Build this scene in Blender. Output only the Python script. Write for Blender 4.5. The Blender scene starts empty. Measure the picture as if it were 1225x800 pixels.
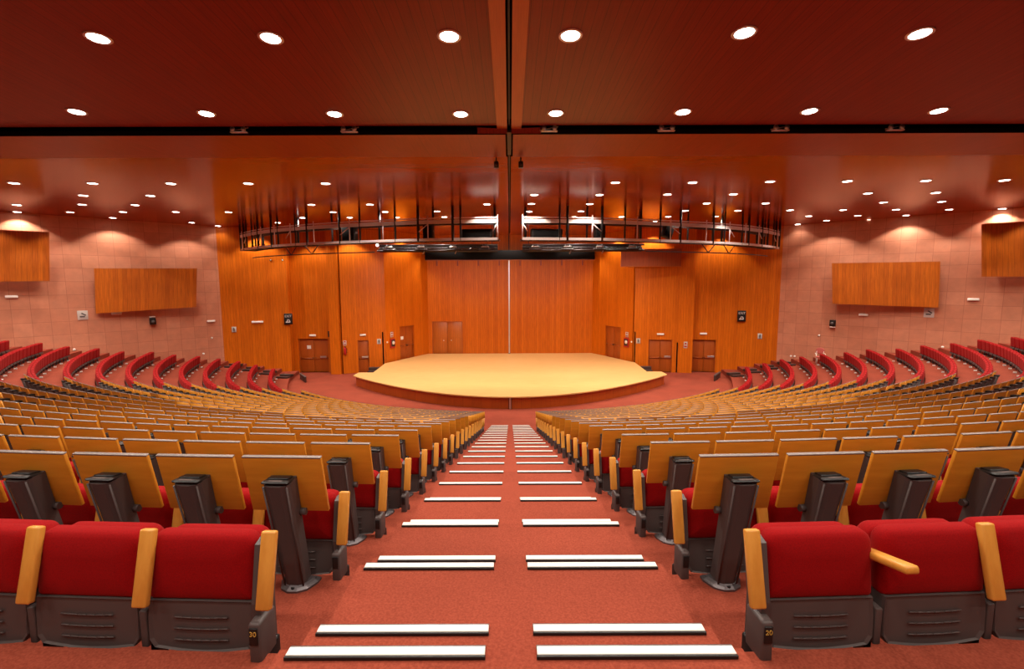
import bpy, bmesh, math, random
from math import sin, cos, pi, radians, hypot, atan2, sqrt
from mathutils import Vector, Matrix
import numpy as np
random.seed(7)
SC = bpy.context.scene
COL = SC.collection

# ------------------------------------------------------------------ dimensions of the hall
ROW, RISE, EYE = 0.92, 0.237912, 6.339812      # row pitch, riser, eye height above the stage-side floor
NT = 21                                         # terrace index of the flat floor by the stage
CY0 = 34.7                                      # centre of the seating arcs
PITCH = 0.515                                   # seat pitch
CEIL = 9.84
def zt(k): return (NT - k) * RISE
def rho(k, az=0.0):                             # radius of the seat backs of row k
    d = 0.68 - (k - 9) * 0.107
    s = min(1.0, (abs(az) / radians(65))) ** 2
    return CY0 - (1.93 + ROW * (k - 2)) + d * s - .05 * s
def arc(k, az, off=0.0):
    r = rho(k, az) + off
    return (r * sin(az), CY0 - r * cos(az))

# ------------------------------------------------------------------ materials
def mat(name, base=(.5, .5, .5), rough=.5, metal=0.0, spec=.5, emit=None, estr=0.0, coat=0.0):
    m = bpy.data.materials.new(name); m.use_nodes = True
    b = m.node_tree.nodes['Principled BSDF']
    b.inputs['Base Color'].default_value = (*base, 1)
    b.inputs['Roughness'].default_value = rough
    b.inputs['Metallic'].default_value = metal
    b.inputs['Specular IOR Level'].default_value = spec
    b.inputs['Coat Weight'].default_value = coat
    if emit:
        b.inputs['Emission Color'].default_value = (*emit, 1)
        b.inputs['Emission Strength'].default_value = estr
    return m
def nodes(m): return m.node_tree.nodes, m.node_tree.links, m.node_tree.nodes['Principled BSDF']
def coord(N, L, kind='Object', scale=(1, 1, 1)):
    t = N.new('ShaderNodeTexCoord'); mp = N.new('ShaderNodeMapping')
    mp.inputs['Scale'].default_value = scale
    L.new(t.outputs[kind], mp.inputs['Vector']); return mp.outputs['Vector']
def noise(N, L, vec, scale, detail=3, rough=.6):
    n = N.new('ShaderNodeTexNoise'); n.inputs['Scale'].default_value = scale
    n.inputs['Detail'].default_value = detail; n.inputs['Roughness'].default_value = rough
    L.new(vec, n.inputs['Vector']); return n.outputs['Fac']
def ramp(N, L, fac, stops):
    r = N.new('ShaderNodeValToRGB'); e = r.color_ramp.elements
    while len(e) < len(stops): e.new(.5)
    for el, (p, c) in zip(e, stops): el.position = p; el.color = (*c, 1)
    L.new(fac, r.inputs['Fac']); return r.outputs['Color']
def mix(N, L, a, b, fac, mode='MIX'):
    x = N.new('ShaderNodeMix'); x.data_type = 'RGBA'; x.blend_type = mode
    if isinstance(fac, float): x.inputs['Factor'].default_value = fac
    else: L.new(fac, x.inputs['Factor'])
    for s, v in ((x.inputs['A'], a), (x.inputs['B'], b)):
        if isinstance(v, tuple): s.default_value = (*v, 1)
        else: L.new(v, s)
    return x.outputs['Result']
def brick(N, L, vec, w, h, c1, c2, mortar, ms):
    b = N.new('ShaderNodeTexBrick'); b.offset = 0; b.squash = 1
    b.inputs['Scale'].default_value = 1; b.inputs['Brick Width'].default_value = w; b.inputs['Row Height'].default_value = h
    b.inputs['Mortar Size'].default_value = ms; b.inputs['Mortar Smooth'].default_value = .1
    b.inputs['Color1'].default_value = (*c1, 1); b.inputs['Color2'].default_value = (*c2, 1); b.inputs['Mortar'].default_value = (*mortar, 1)
    L.new(vec, b.inputs['Vector']); return b.outputs['Color']
def bump(N, L, B, h, strength, dist=.01):
    u = N.new('ShaderNodeBump'); u.inputs['Strength'].default_value = strength; u.inputs['Distance'].default_value = dist
    L.new(h, u.inputs['Height']); L.new(u.outputs['Normal'], B.inputs['Normal'])

def m_carpet():
    m = mat('carpet', rough=.95, spec=.1); N, L, B = nodes(m)
    v = coord(N, L)
    c = ramp(N, L, noise(N, L, v, 90, 2), [(.3, (.235, .043, .023)), (.7, (.335, .068, .037))])
    c2 = ramp(N, L, noise(N, L, v, .9, 3), [(.3, (.80, .80, .80)), (.7, (1, 1, 1))])
    L.new(mix(N, L, c, c2, 1.0, 'MULTIPLY'), B.inputs['Base Color'])
    bump(N, L, B, noise(N, L, v, 220, 2), .35, .004); return m
def m_stone():
    m = mat('stone tile', rough=.62, spec=.3); N, L, B = nodes(m)
    v = coord(N, L, 'UV')
    c = brick(N, L, v, .72, .71, (.58, .235, .135), (.51, .195, .11), (.36, .13, .075), .008)
    n = ramp(N, L, noise(N, L, v, 2.2, 5), [(.3, (.86, .86, .86)), (.7, (1.05, 1.02, 1.0))])
    L.new(mix(N, L, c, n, 1.0, 'MULTIPLY'), B.inputs['Base Color']); return m
def m_wood(name, c1, c2, w, rough, grain=.55, coat=0.0, kind='UV', spec=.5, tall=30.0, mort=.004):
    m = mat(name, rough=rough, spec=spec, coat=coat); N, L, B = nodes(m)
    v = coord(N, L, kind)
    dark = tuple(x * .45 for x in c2)
    c = brick(N, L, v, w, tall, c1, c2, dark, mort)
    g = noise(N, L, coord(N, L, kind, (26, 1.1, 26)), 1.0, 4, .65)
    gc = ramp(N, L, g, [(.28, (1 - grain * .6,) * 3), (.72, (1 + grain * .12,) * 3)])
    L.new(mix(N, L, c, gc, 1.0, 'MULTIPLY'), B.inputs['Base Color']); return m
def m_grain(name, c1, c2, rough, sc=(3, 40, 40), spec=.5):
    m = mat(name, rough=rough, spec=spec); N, L, B = nodes(m)
    g = noise(N, L, coord(N, L, 'Object', sc), 1.0, 4, .6)
    L.new(ramp(N, L, g, [(.3, c2), (.7, c1)]), B.inputs['Base Color']); return m
def m_fabric(name, c1, c2):
    m = mat(name, rough=.9, spec=.15); N, L, B = nodes(m)
    v = coord(N, L)
    n = noise(N, L, v, 260, 2)
    L.new(ramp(N, L, n, [(.3, c2), (.7, c1)]), B.inputs['Base Color'])
    B.inputs['Sheen Weight'].default_value = .12; B.inputs['Sheen Roughness'].default_value = .5
    B.inputs['Sheen Tint'].default_value = (.9, .15, .12, 1)
    bump(N, L, B, n, .2, .002); return m
def m_plastic(name, c, rough=.5):
    m = mat(name, c, rough, spec=.4); N, L, B = nodes(m)
    bump(N, L, B, noise(N, L, coord(N, L), 400, 1), .12, .001); return m

M = {}
M['carpet'] = m_carpet()
M['stone'] = m_stone()
M['wall_wood'] = m_wood('orange wall veneer', (.68, .152, .005), (.57, .117, .004), .17, .42, spec=.22)
M['panel_wood'] = m_wood('acoustic panel veneer', (.58, .135, .008), (.43, .088, .005), .20, .36, .7)
M['ceil_near'] = m_wood('ceiling veneer satin', (.30, .027, .004), (.265, .022, .0035), .16, .36, .45, spec=.28)
M['ceil_far'] = m_wood('ceiling veneer gloss', (.37, .052, .004), (.33, .045, .0035), .6, .16, .35, spec=.28)
M['ceil_band'] = m_wood('ceiling band veneer', (.37, .048, .005), (.34, .042, .004), 1.2, .32, .4, spec=.25)
M['ceil_strip'] = m_wood('ceiling track border veneer', (.62, .19, .022), (.58, .17, .02), .9, .4, .3)
M['door_wood'] = m_wood('door veneer', (.42, .085, .008), (.37, .072, .007), .45, .38, .4)
M['flush_wood'] = m_wood('flush door veneer', (.54, .13, .008), (.48, .11, .007), .17, .38)
M['bulk_wood'] = m_wood('bulkhead veneer', (.34, .06, .010), (.30, .052, .009), .3, .45)
M['stage_floor'] = m_grain('stage parquet', (.70, .405, .145), (.62, .34, .11), .45, (1.2, 9, 9))
M['fascia'] = m_wood('stage fascia veneer', (.46, .080, .008), (.41, .07, .007), .5, .35, .4)
M['desk_wood'] = m_grain('desk panel veneer', (.68, .275, .022), (.58, .21, .014), .42, (3, 3, 26))
M['arm_wood'] = m_grain('armrest beech', (.72, .33, .055), (.62, .25, .035), .36, (26, 26, 3))
M['red'] = m_fabric('red upholstery', (.33, .0012, .0025), (.20, .0008, .0016))
M['pinkred'] = m_fabric('faded pink upholstery', (.50, .12, .10), (.42, .09, .075))
M['plastic'] = m_plastic('charcoal plastic', (.085, .062, .058), .5)
M['black'] = m_plastic('black plastic', (.010, .009, .009), .42)
M['grey_metal'] = mat('grey cast metal', (.16, .14, .145), .4, .7)
M['alu'] = mat('aluminium', (.62, .55, .53), .35, .9)
M['steel_dark'] = mat('dark painted steel', (.035, .02, .018), .42, .4)
M['rail_metal'] = mat('rigging rail metal', (.74, .65, .61), .34, .25)
M['edge_metal'] = mat('brushed edge strip', (.24, .19, .17), .55, .3)
M['edge_far'] = mat('darkened edge strip', (.17, .10, .075), .6, .2)  # same strip in a darker colour, so far desk edges look less lit
M['white_strip'] = mat('white anti-slip strip', (.80, .77, .70), .7)
M['white'] = mat('white enamel', (.80, .76, .72), .4)
M['cream'] = mat('cream paper', (.80, .70, .60), .7)
M['red_paint'] = mat('fire red paint', (.42, .012, .012), .3)
M['sign_plate'] = mat('matt sign plate', (.52, .46, .42), .6)
M['gold'] = mat('gold ink', (.75, .50, .10), .4, .3)
M['dark_void'] = mat('matte near-black', (.006, .005, .005), .9, spec=.1)
M['sign_text'] = mat('pale sign ink', (.62, .56, .56), .5)
M['lens'] = mat('lamp diffuser', (.9, .88, .82), .4, emit=(1.0, .93, .84), estr=26)
M['lens_small'] = mat('lit batten lens', (.9, .88, .82), .4, emit=(1.0, .9, .8), estr=6)
M['step_dark'] = m_plastic('dark brown step nosing', (.045, .02, .015), .5)
M['tray'] = mat('reflector tray', (.78, .76, .74), .3, .6)

# ------------------------------------------------------------------ mesh builder
class MB:
    def __init__(s): s.v = []; s.f = []; s.m = []; s.uv = []; s.sm = []; s.mats = []
    def mi(s, mk):
        if mk not in s.mats: s.mats.append(mk)
        return s.mats.index(mk)
    def face(s, idx, mk, uv=None, smooth=False):
        s.f.append(tuple(idx)); s.m.append(s.mi(mk)); s.uv.append(uv); s.sm.append(smooth)
    def quad(s, a, b, c, d, mk, uv=None):
        n = len(s.v); s.v += [tuple(a), tuple(b), tuple(c), tuple(d)]; s.face((n, n + 1, n + 2, n + 3), mk, uv)
    def box(s, c, d, mk, rot=None, bev=0.0):
        x, y, z = (q / 2 for q in d); n = len(s.v); c = Vector(c)
        if bev <= 0:
            P = [(-x, -y, -z), (x, -y, -z), (x, y, -z), (-x, y, -z), (-x, -y, z), (x, -y, z), (x, y, z), (-x, y, z)]
            F = [(0, 3, 2, 1), (4, 5, 6, 7), (0, 1, 5, 4), (1, 2, 6, 5), (2, 3, 7, 6), (3, 0, 4, 7)]
            for p in P:
                q = Vector(p)
                if rot is not None: q = rot @ q
                s.v.append(tuple(q + c))
            for f in F: s.face([n + i for i in f], mk, [(P[i][0] + P[i][1], P[i][2]) for i in f])
        else:
            bm = bmesh.new(); bmesh.ops.create_cube(bm, size=1)
            for v in bm.verts: v.co = Vector((v.co.x * 2 * x, v.co.y * 2 * y, v.co.z * 2 * z))
            bmesh.ops.bevel(bm, geom=list(bm.edges), offset=bev, segments=2, profile=.5, affect='EDGES')
            s.bm(bm, mk, rot, c)
    def bm(s, bm, mk, rot=None, c=Vector((0, 0, 0)), smooth=True):
        n = len(s.v); bm.verts.index_update()
        for v in bm.verts:
            q = v.co.copy()
            if rot is not None: q = rot @ q
            s.v.append(tuple(q + c))
        for f in bm.faces: s.face([n + v.index for v in f.verts], mk, [(v.co.x + v.co.y, v.co.z) for v in f.verts], smooth)
        bm.free()
    def tube(s, p0, p1, r, mk, n=10, r1=None, caps=True):
        p0 = Vector(p0); p1 = Vector(p1); r1 = r if r1 is None else r1
        d = (p1 - p0).normalized(); u = d.orthogonal().normalized(); w = d.cross(u); k = len(s.v)
        for p, rr in ((p0, r), (p1, r1)):
            for i in range(n):
                a = 2 * pi * i / n; s.v.append(tuple(p + (u * cos(a) + w * sin(a)) * rr))
        for i in range(n): j = (i + 1) % n; s.face((k + i, k + j, k + n + j, k + n + i), mk, None, True)
        if caps: s.face([k + i for i in range(n)][::-1], mk); s.face([k + n + i for i in range(n)], mk)
    def loft(s, rings, mk, cap0=True, cap1=True, smooth=True, flip=False):
        n = len(rings[0]); k = len(s.v)
        for r in rings: s.v += [tuple(p) for p in r]
        for a in range(len(rings) - 1):
            for i in range(n):
                j = (i + 1) % n; q = (k + a * n + i, k + a * n + j, k + (a + 1) * n + j, k + (a + 1) * n + i)
                s.face(q[::-1] if flip else q, mk, None, smooth)
        c0 = [k + i for i in range(n)]; c1 = [k + (len(rings) - 1) * n + i for i in range(n)]
        if cap0: s.face(c0 if flip else c0[::-1], mk)
        if cap1: s.face(c1[::-1] if flip else c1, mk)
    def lathe(s, prof, c, mk, n=24, axis=None):
        R = Matrix.Identity(3) if axis is None else Vector((0, 0, 1)).rotation_difference(Vector(axis)).to_matrix()
        rings = [[tuple(R @ Vector((r * cos(2 * pi * i / n), r * sin(2 * pi * i / n), z)) + Vector(c)) for i in range(n)] for r, z in prof]
        s.loft(rings, mk)
    def prism(s, poly, z0, z1, mk, mk_side=None):
        n = len(poly); k = len(s.v)
        s.v += [(x, y, z0) for x, y in poly] + [(x, y, z1) for x, y in poly]
        s.face([k + i for i in range(n)][::-1], mk); s.face([k + n + i for i in range(n)], mk, [(x, y) for x, y in poly])
        u = 0
        for i in range(n):
            j = (i + 1) % n; l = hypot(poly[j][0] - poly[i][0], poly[j][1] - poly[i][1])
            s.face((k + i, k + j, k + n + j, k + n + i), mk_side or mk, [(u, z0), (u + l, z0), (u + l, z1), (u, z1)]); u += l
    def sweep(s, pts, w, h, mk):                     # a rectangular bar along a level polyline
        rings = []
        for i, p in enumerate(pts):
            a = Vector(pts[max(0, i - 1)]); b = Vector(pts[min(len(pts) - 1, i + 1)])
            t = (b - a); t.z = 0; t.normalize(); nn = Vector((-t.y, t.x, 0)); p = Vector(p)
            rings.append([tuple(p + nn * w / 2 - Vector((0, 0, h / 2))), tuple(p - nn * w / 2 - Vector((0, 0, h / 2))),
                          tuple(p - nn * w / 2 + Vector((0, 0, h / 2))), tuple(p + nn * w / 2 + Vector((0, 0, h / 2)))])
        s.loft(rings, mk, smooth=False)
    def mesh(s, name):
        me = bpy.data.meshes.new(name); me.from_pydata(s.v, [], s.f)
        for mk in s.mats: me.materials.append(M[mk])
        me.polygons.foreach_set('material_index', s.m); me.polygons.foreach_set('use_smooth', s.sm)
        if any(u is not None for u in s.uv):
            ul = me.uv_layers.new(name='UVMap').data
            for p, u in zip(me.polygons, s.uv):
                if u is not None:
                    for li, q in zip(p.loop_indices, u): ul[li].uv = q
        me.validate(); me.update(); return me
    def build(s, name, parent=None, loc=None, rotz=None):
        o = bpy.data.objects.new(name, s.mesh(name)); COL.objects.link(o)
        if parent: o.parent = parent
        if loc is not None: o.location = loc
        if rotz is not None: o.rotation_euler = (0, 0, rotz)
        return o
def tag(o, label=None, cat=None, group=None, kind=None):
    for k, v in (('label', label), ('category', cat), ('group', group), ('kind', kind)):
        if v: o[k] = v
    return o
def thing(name, label, cat, loc=(0, 0, 0), rotz=0, group=None):
    o = bpy.data.objects.new(name, None); COL.objects.link(o); o.location = loc; o.rotation_euler = (0, 0, rotz)
    o.empty_display_size = .1
    return tag(o, label, cat, group)
def struct(o): o['kind'] = 'structure'; return o
def part(name, parent, mk=None, fn=None, loc=None, rotz=None):
    b = MB(); fn(b); return b.build(name, parent, loc, rotz)
def textmesh(txt, size, mk, depth=.002):
    cu = bpy.data.curves.new('lettering', 'FONT'); cu.body = txt; cu.size = size; cu.extrude = depth
    cu.align_x = 'CENTER'; cu.align_y = 'CENTER'
    o = bpy.data.objects.new('lettering', cu); COL.objects.link(o)
    dg = bpy.context.evaluated_depsgraph_get(); me = bpy.data.meshes.new_from_object(o.evaluated_get(dg))
    bpy.data.objects.remove(o); bpy.data.curves.remove(cu)
    me.materials.clear(); me.materials.append(M[mk]); return me
def addtext(name, parent, txt, size, mk, matrix, depth=.002):
    o = bpy.data.objects.new(name, textmesh(txt, size, mk, depth)); COL.objects.link(o)
    o.parent = parent; o.matrix_local = matrix; return o
ORD = ['zeroth', 'first', 'second', 'third', 'fourth', 'fifth', 'sixth', 'seventh', 'eighth', 'ninth', 'tenth', 'eleventh', 'twelfth',
       'thirteenth', 'fourteenth', 'fifteenth', 'sixteenth', 'seventeenth', 'eighteenth', 'nineteenth', 'twentieth']
TENS = {20: 'twenty', 30: 'thirty', 40: 'forty', 50: 'fifty'}
def ordn(n):
    if n <= 20: return ORD[n]
    t = n // 10 * 10; return TENS[t] + '-' + ORD[n - t] if n > t else {30: 'thirtieth', 40: 'fortieth', 50: 'fiftieth'}[t]

def rrect(w, h, rt, rb, seg=5, dx=0, dz=0):          # rounded rectangle in (x, z), counter-clockwise seen from -y
    P = []
    for cx, cz, r, a0 in ((w / 2 - rb, -h / 2 + rb, rb, -90), (w / 2 - rt, h / 2 - rt, rt, 0), (-w / 2 + rt, h / 2 - rt, rt, 90), (-w / 2 + rb, -h / 2 + rb, rb, 180)):
        for i in range(seg + 1):
            a = radians(a0 + 90 * i / seg); P.append((cx + r * cos(a) + dx, cz + r * sin(a) + dz))
    return P
def pillow(b, mk, w, h, cz, levels, rt, rb, lean=0.0, seg=5, z0=0.45):
    rings = []
    for y, inset in levels:
        i = inset
        o = rrect(w - 2 * i, h - 2 * i, max(.012, rt - i * .6), max(.01, rb - i * .6), seg, 0, cz)
        rings.append([(x, y + (z - z0) * lean, z) for x, z in o])
    b.loft(rings, mk)

# ------------------------------------------------------------------ room outline (plan)
LW0, LWD = Vector((-18.7, 31.4)), Vector((-.690, -.724))          # stone side wall, starting at the wood corner
RW0, RWD = Vector((17.9, 32.2)), Vector((.690, -.724))
SLEN = 36.0
def side_ok(x, y):
    if x < 0:
        if (Vector((x, y)) - LW0).dot(Vector((.724, -.690))) < -.03: return False
        a, c = Vector((-18.7, 31.4)), Vector((-14.95, 32.8))
    else:
        if (Vector((x, y)) - RW0).dot(Vector((-.724, -.690))) < -.03: return False
        a, c = Vector((17.9, 32.2)), Vector((12.6, 33.4))
    d = (c - a).normalized(); n = Vector((d.y, -d.x)) if x < 0 else Vector((-d.y, d.x))
    return (Vector((x, y)) - a).dot(n) > -.03
def az_wall(k, side, off=0.0):
    az = radians(20)
    while az < radians(100):
        x, y = arc(k, az * side, off)
        if not side_ok(x, y): break
        az += radians(.25)
    return az * side

# ------------------------------------------------------------------ floor: flat hall floor and curved terraces
b = MB()
b.quad((-45, -6, 0), (45, -6, 0), (45, 40, 0), (-45, 40, 0), 'carpet')
for k in range(0, NT):
    n = 72
    ki, ko = k + 1, k                                  # front edge under row k+1, back edge under row k
    ai = (az_wall(ki, -1, .03), az_wall(ki, 1, .03)); ao = (az_wall(ko, -1, .03), az_wall(ko, 1, .03))
    top = []
    for i in range(n + 1):
        t = i / n
        pi_ = arc(ki, ai[0] + (ai[1] - ai[0]) * t, .03); po = arc(ko, ao[0] + (ao[1] - ao[0]) * t, .03)
        if k == 0: po = (po[0] * 1.0, po[1] - 7.5)
        top.append((pi_, po))
    z, zl = zt(k), zt(k + 1)
    for (a, c), (d, e) in zip(top, top[1:]):
        b.quad((*c, z), (*e, z), (*d, z), (*a, z), 'carpet')
        b.quad((*a, zl), (*a, z), (*d, z), (*d, zl), 'carpet')
    for (a, c), fl in ((top[0], 1), (top[-1], 0)):
        q = [(*a, 0), (*c, 0), (*c, z), (*a, z)]; b.quad(*(q if fl else q[::-1]), 'carpet')
FLOOR = struct(b.build('floor'))
for k in range(0, NT):                                 # carpeted aisle blocks that halve each riser
    def blk(b):
        y0, y1, y2 = .95 + ROW * k, 1.645 + ROW * k, 1.915 + ROW * k
        b.box((0, (y0 + y1) / 2, zt(k) - RISE / 2 - .001), (1.70, y1 - y0, RISE), 'carpet')
        b.box((0, (y1 + y2) / 2, zt(k) - RISE * .75 - .001), (1.70, y2 - y1, RISE / 2), 'carpet')
    part('aisle_step', FLOOR, None, blk)

# white step edge strips
def strip(x0, x1, y, z, label):
    t = thing('step_edge_strip', label, 'step strip', ((x0 + x1) / 2, y, z), 0, 'white strips on the aisle steps')
    w = x1 - x0
    part('white_insert', t, None, lambda b: b.box((0, .026, .008), (w - .004, .040, .014), 'white_strip', bev=.003))
    def ed(b):
        b.box((0, .001, .006), (w, .010, .014), 'black', bev=.002); b.box((0, .051, .0), (w, .010, .024), 'grey_metal', bev=.003)
    part('metal_edge', t, None, ed)
for k in range(0, NT):
    for sd, nm in ((-1, 'left'), (1, 'right')):
        a, c = (-.812, -.092) if sd < 0 else (.092, .812)
        strip(a, c, 1.595 + ROW * k, zt(k), f'white strip on the front edge of the {ordn(k + 1)} full step down, {nm} of the aisle')
        if k < 4:
            strip(a, c, 1.865 + ROW * k, zt(k) - RISE / 2, f'white strip on the half step after the {ordn(k + 1)} full step, {nm} of the aisle')

# ------------------------------------------------------------------ walls
def wall(name, a, c, z0, z1, mk, holes=(), depth=.16, th=.25, u0=0.0, parent=None):
    """upright wall between plan points a and c (room side = left hand seen from a to c reversed), with rectangular openings and reveals"""
    a = Vector(a); c = Vector(c); L = (c - a).length; d = (c - a) / L; n = Vector((d.y, -d.x))
    b = MB()
    P = lambda s, z, o=0.0: (a.x + d.x * s - n.x * o, a.y + d.y * s - n.y * o, z)
    xs = sorted({0, L, *[h[0] for h in holes], *[h[1] for h in holes]}); zs = sorted({z0, z1, *[h[2] for h in holes], *[h[3] for h in holes]})
    for s0, s1 in zip(xs, xs[1:]):
        for q0, q1 in zip(zs, zs[1:]):
            if any(h[0] - 1e-6 <= s0 and s1 <= h[1] + 1e-6 and h[2] - 1e-6 <= q0 and q1 <= h[3] + 1e-6 for h in holes): continue
            b.quad(P(s0, q0), P(s1, q0), P(s1, q1), P(s0, q1), mk, [(u0 + s0, q0), (u0 + s1, q0), (u0 + s1, q1), (u0 + s0, q1)])
    for s0, s1, q0, q1 in holes:
        for e, f in (((s0, q0), (s0, q1)), ((s0, q1), (s1, q1)), ((s1, q1), (s1, q0)), ((s1, q0), (s0, q0))):
            b.quad(P(*e), P(*f), P(*f, depth), P(*e, depth), mk, [(u0 + e[0], e[1]), (u0 + f[0], f[1]), (u0 + f[0] + .1, f[1]), (u0 + e[0] + .1, e[1])])
    # back and edges give the wall its thickness
    b.quad(P(L, z0, th), P(0, z0, th), P(0, z1, th), P(L, z1, th), mk, [(0, z0), (L, z0), (L, z1), (0, z1)])
    for s in (0, L): b.quad(P(s, z0, th), P(s, z0), P(s, z1), P(s, z1, th), mk, [(u0, z0), (u0 + th, z0), (u0 + th, z1), (u0, z1)])
    o = b.build(name, parent); struct(o)
    return o, lambda s, z, o_=0.0: Vector((a.x + d.x * s + n.x * o_, a.y + d.y * s + n.y * o_, z)), atan2(d.y, d.x)
ZW = 10.0
aL = LW0 + LWD * SLEN; aR = RW0 + RWD * SLEN
_, PL, RL = wall('wall_left', aL, LW0, 0, ZW, 'stone', u0=.13)
_, PR, RR = wall('wall_right', RW0, aR, 0, ZW, 'stone', u0=.4)
WA, PA, RA = wall('wall_left_wood', (-18.7, 31.4), (-14.95, 32.8), 0, ZW, 'wall_wood', th=.9)
WB, PB, RB = wall('wall_left_recess', (-15.1, 33.6), (-12.2, 33.6), 0, ZW, 'wall_wood', [(.32, 2.40, 0, 2.38)])
b = MB(); b.prism([(-12.29, 32.82), (-11.6, 32.82), (-11.6, 33.7), (-12.29, 33.7)], 0, ZW, 'wall_wood'); struct(b.build('wall_left_pier'))
WC, PC, RC = wall('wall_left_door', (-11.5, 33.0), (-8.75, 34.0), 0, ZW, 'wall_wood', [(1.0, 1.75, 0, 2.28), (2.66, 2.76, 0, 2.8)])
WD, PD, RD = wall('wall_left_stage', (-8.75, 34.0), (-6.4, 37.94), 0, ZW, 'wall_wood', [(1.40, 2.92, .6, 3.05)])
WE, PE, RE = wall('wall_back', (-6.4, 37.94), (6.45, 37.94), 0, ZW, 'wall_wood', [(.28, 2.68, .6, 3.2)], depth=.10)
WD2, PD2, RD2 = wall('wall_right_stage', (6.45, 37.94), (8.65, 34.0), 0, ZW, 'wall_wood', [(1.60, 3.30, .6, 2.97)])
WC2, PC2, RC2 = wall('wall_right_door', (8.65, 33.6), (12.47, 32.82), 0, ZW, 'wall_wood', [(.04, .12, 0, 2.8), (1.0, 2.58, 0, 2.27), (2.86, 2.96, 0, 2.1)])
WA2, PA2, RA2 = wall('wall_right_wood', (12.6, 33.4), (17.9, 32.2), 0, ZW, 'wall_wood', [(.08, 1.60, 0, 2.26)])
b = MB(); b.quad((12.47, 32.82, 0), (12.6, 33.4, 0), (12.6, 33.4, ZW), (12.47, 32.82, ZW), 'wall_wood', [(0, 0), (.6, 0), (.6, ZW), (0, ZW)])
b.quad((-14.95, 32.8, 0), (-15.1, 33.6, 0), (-15.1, 33.6, ZW), (-14.95, 32.8, ZW), 'wall_wood', [(0, 0), (.8, 0), (.8, ZW), (0, ZW)])
struct(b.build('wall_back_returns'))
b = MB()
b.quad((-45, -6, 0), (-45, 42, 0), (-45, 42, 11.6), (-45, -6, 11.6), 'stone', [(0, 0), (48, 0), (48, 11), (0, 11)])
b.quad((45, -6, 0), (45, 42, 0), (45, 42, 11.6), (45, -6, 11.6), 'stone', [(0, 0), (48, 0), (48, 11), (0, 11)])
b.quad((-45, -6, 0), (45, -6, 0), (45, -6, 11.6), (-45, -6, 11.6), 'stone', [(0, 0), (90, 0), (90, 11), (0, 11)])
struct(b.build('wall_rear'))

# ------------------------------------------------------------------ ceiling
def zn(y): return 10.21 - .065 * (y - 8.2)
b = MB()
for sd in (-1, 1):                                     # raked near ceiling, left and right of the partition track
    x0, x1 = .29 * sd, 45 * sd
    b.quad((x0, -6, zn(-6)), (x1, -6, zn(-6)), (x1, 11.87, zn(11.87)), (x0, 11.87, zn(11.87)), 'ceil_near', [(x0, -6), (x1, -6), (x1, 11.87), (x0, 11.87)])
    b.quad((x0, 11.87, zn(11.87)), (x1, 11.87, zn(11.87)), (x1, 11.87, zn(11.87) + .25), (x0, 11.87, zn(11.87) + .25), 'ceil_near', [(x0, 0), (x1, 0), (x1, .2), (x0, .2)])
    b.quad((.05 * sd, -6, zn(-6) - .03), (x0, -6, zn(-6) - .03), (x0, 11.98, zn(11.98) - .03), (.05 * sd, 11.98, zn(11.98) - .03), 'ceil_strip', [(0, -6), (.3, -6), (.3, 12), (0, 12)])
    b.quad((x0, -6, zn(-6) - .03), (x0, 11.98, zn(11.98) - .03), (x0, 11.98, zn(11.98) + .05), (x0, -6, zn(-6) + .05), 'ceil_strip', [(0, -6), (0, 12), (.1, 12), (.1, -6)])
    # closed wood at the middle of the lighting slot, dark cavity further out
    xm = .76 * sd
    b.quad((.05 * sd, 11.98, zn(11.98) - .03), (xm, 11.98, zn(11.98) - .03 + .03), (xm, 12.07, 9.845), (.05 * sd, 12.07, 9.845), 'ceil_near', [(0, 0), (.7, 0), (.7, .1), (0, .1)])
    # soffit band beyond the slot
    b.quad((.09 * sd, 12.06, CEIL - .02), (x1, 12.06, CEIL - .02), (x1, 14.18, CEIL - .01), (.09 * sd, 14.18, CEIL - .01), 'ceil_band', [(x0, 12), (x1, 12), (x1, 14.18), (x0, 14.18)])
    b.quad((.76 * sd, 12.06, CEIL - .02), (x1, 12.06, CEIL - .02), (x1, 12.06, CEIL + .10), (.76 * sd, 12.06, CEIL + .10), 'dark_void')  # front lip of the band, coloured near-black so the slot looks dark
    # glossy far ceiling
    b.quad((.05 * sd, 14.18, CEIL), (x1, 14.18, CEIL), (x1, 40, CEIL), (.05 * sd, 40, CEIL), 'ceil_far', [(14.18, x0), (14.18, x1), (40, x1), (40, x0)])
struct(b.build('ceiling'))
b = MB()                                               # near-black faces inside the track slots and the lighting slot
for y0, y1, w, z in ((-6, 11.98, .05, None), (11.98, 14.18, .09, CEIL - .02), (14.18, 38, .05, CEIL)):
    za, zb = (zn(y0) - .03, zn(y1) - .03) if z is None else (z, z)
    h = .22
    b.quad((-w, y0, za + h), (w, y0, za + h), (w, y1, zb + h), (-w, y1, zb + h), 'dark_void')
    for s_ in (-w, w): b.quad((s_, y0, za), (s_, y1, zb), (s_, y1, zb + h), (s_, y0, za + h), 'dark_void')
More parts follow.
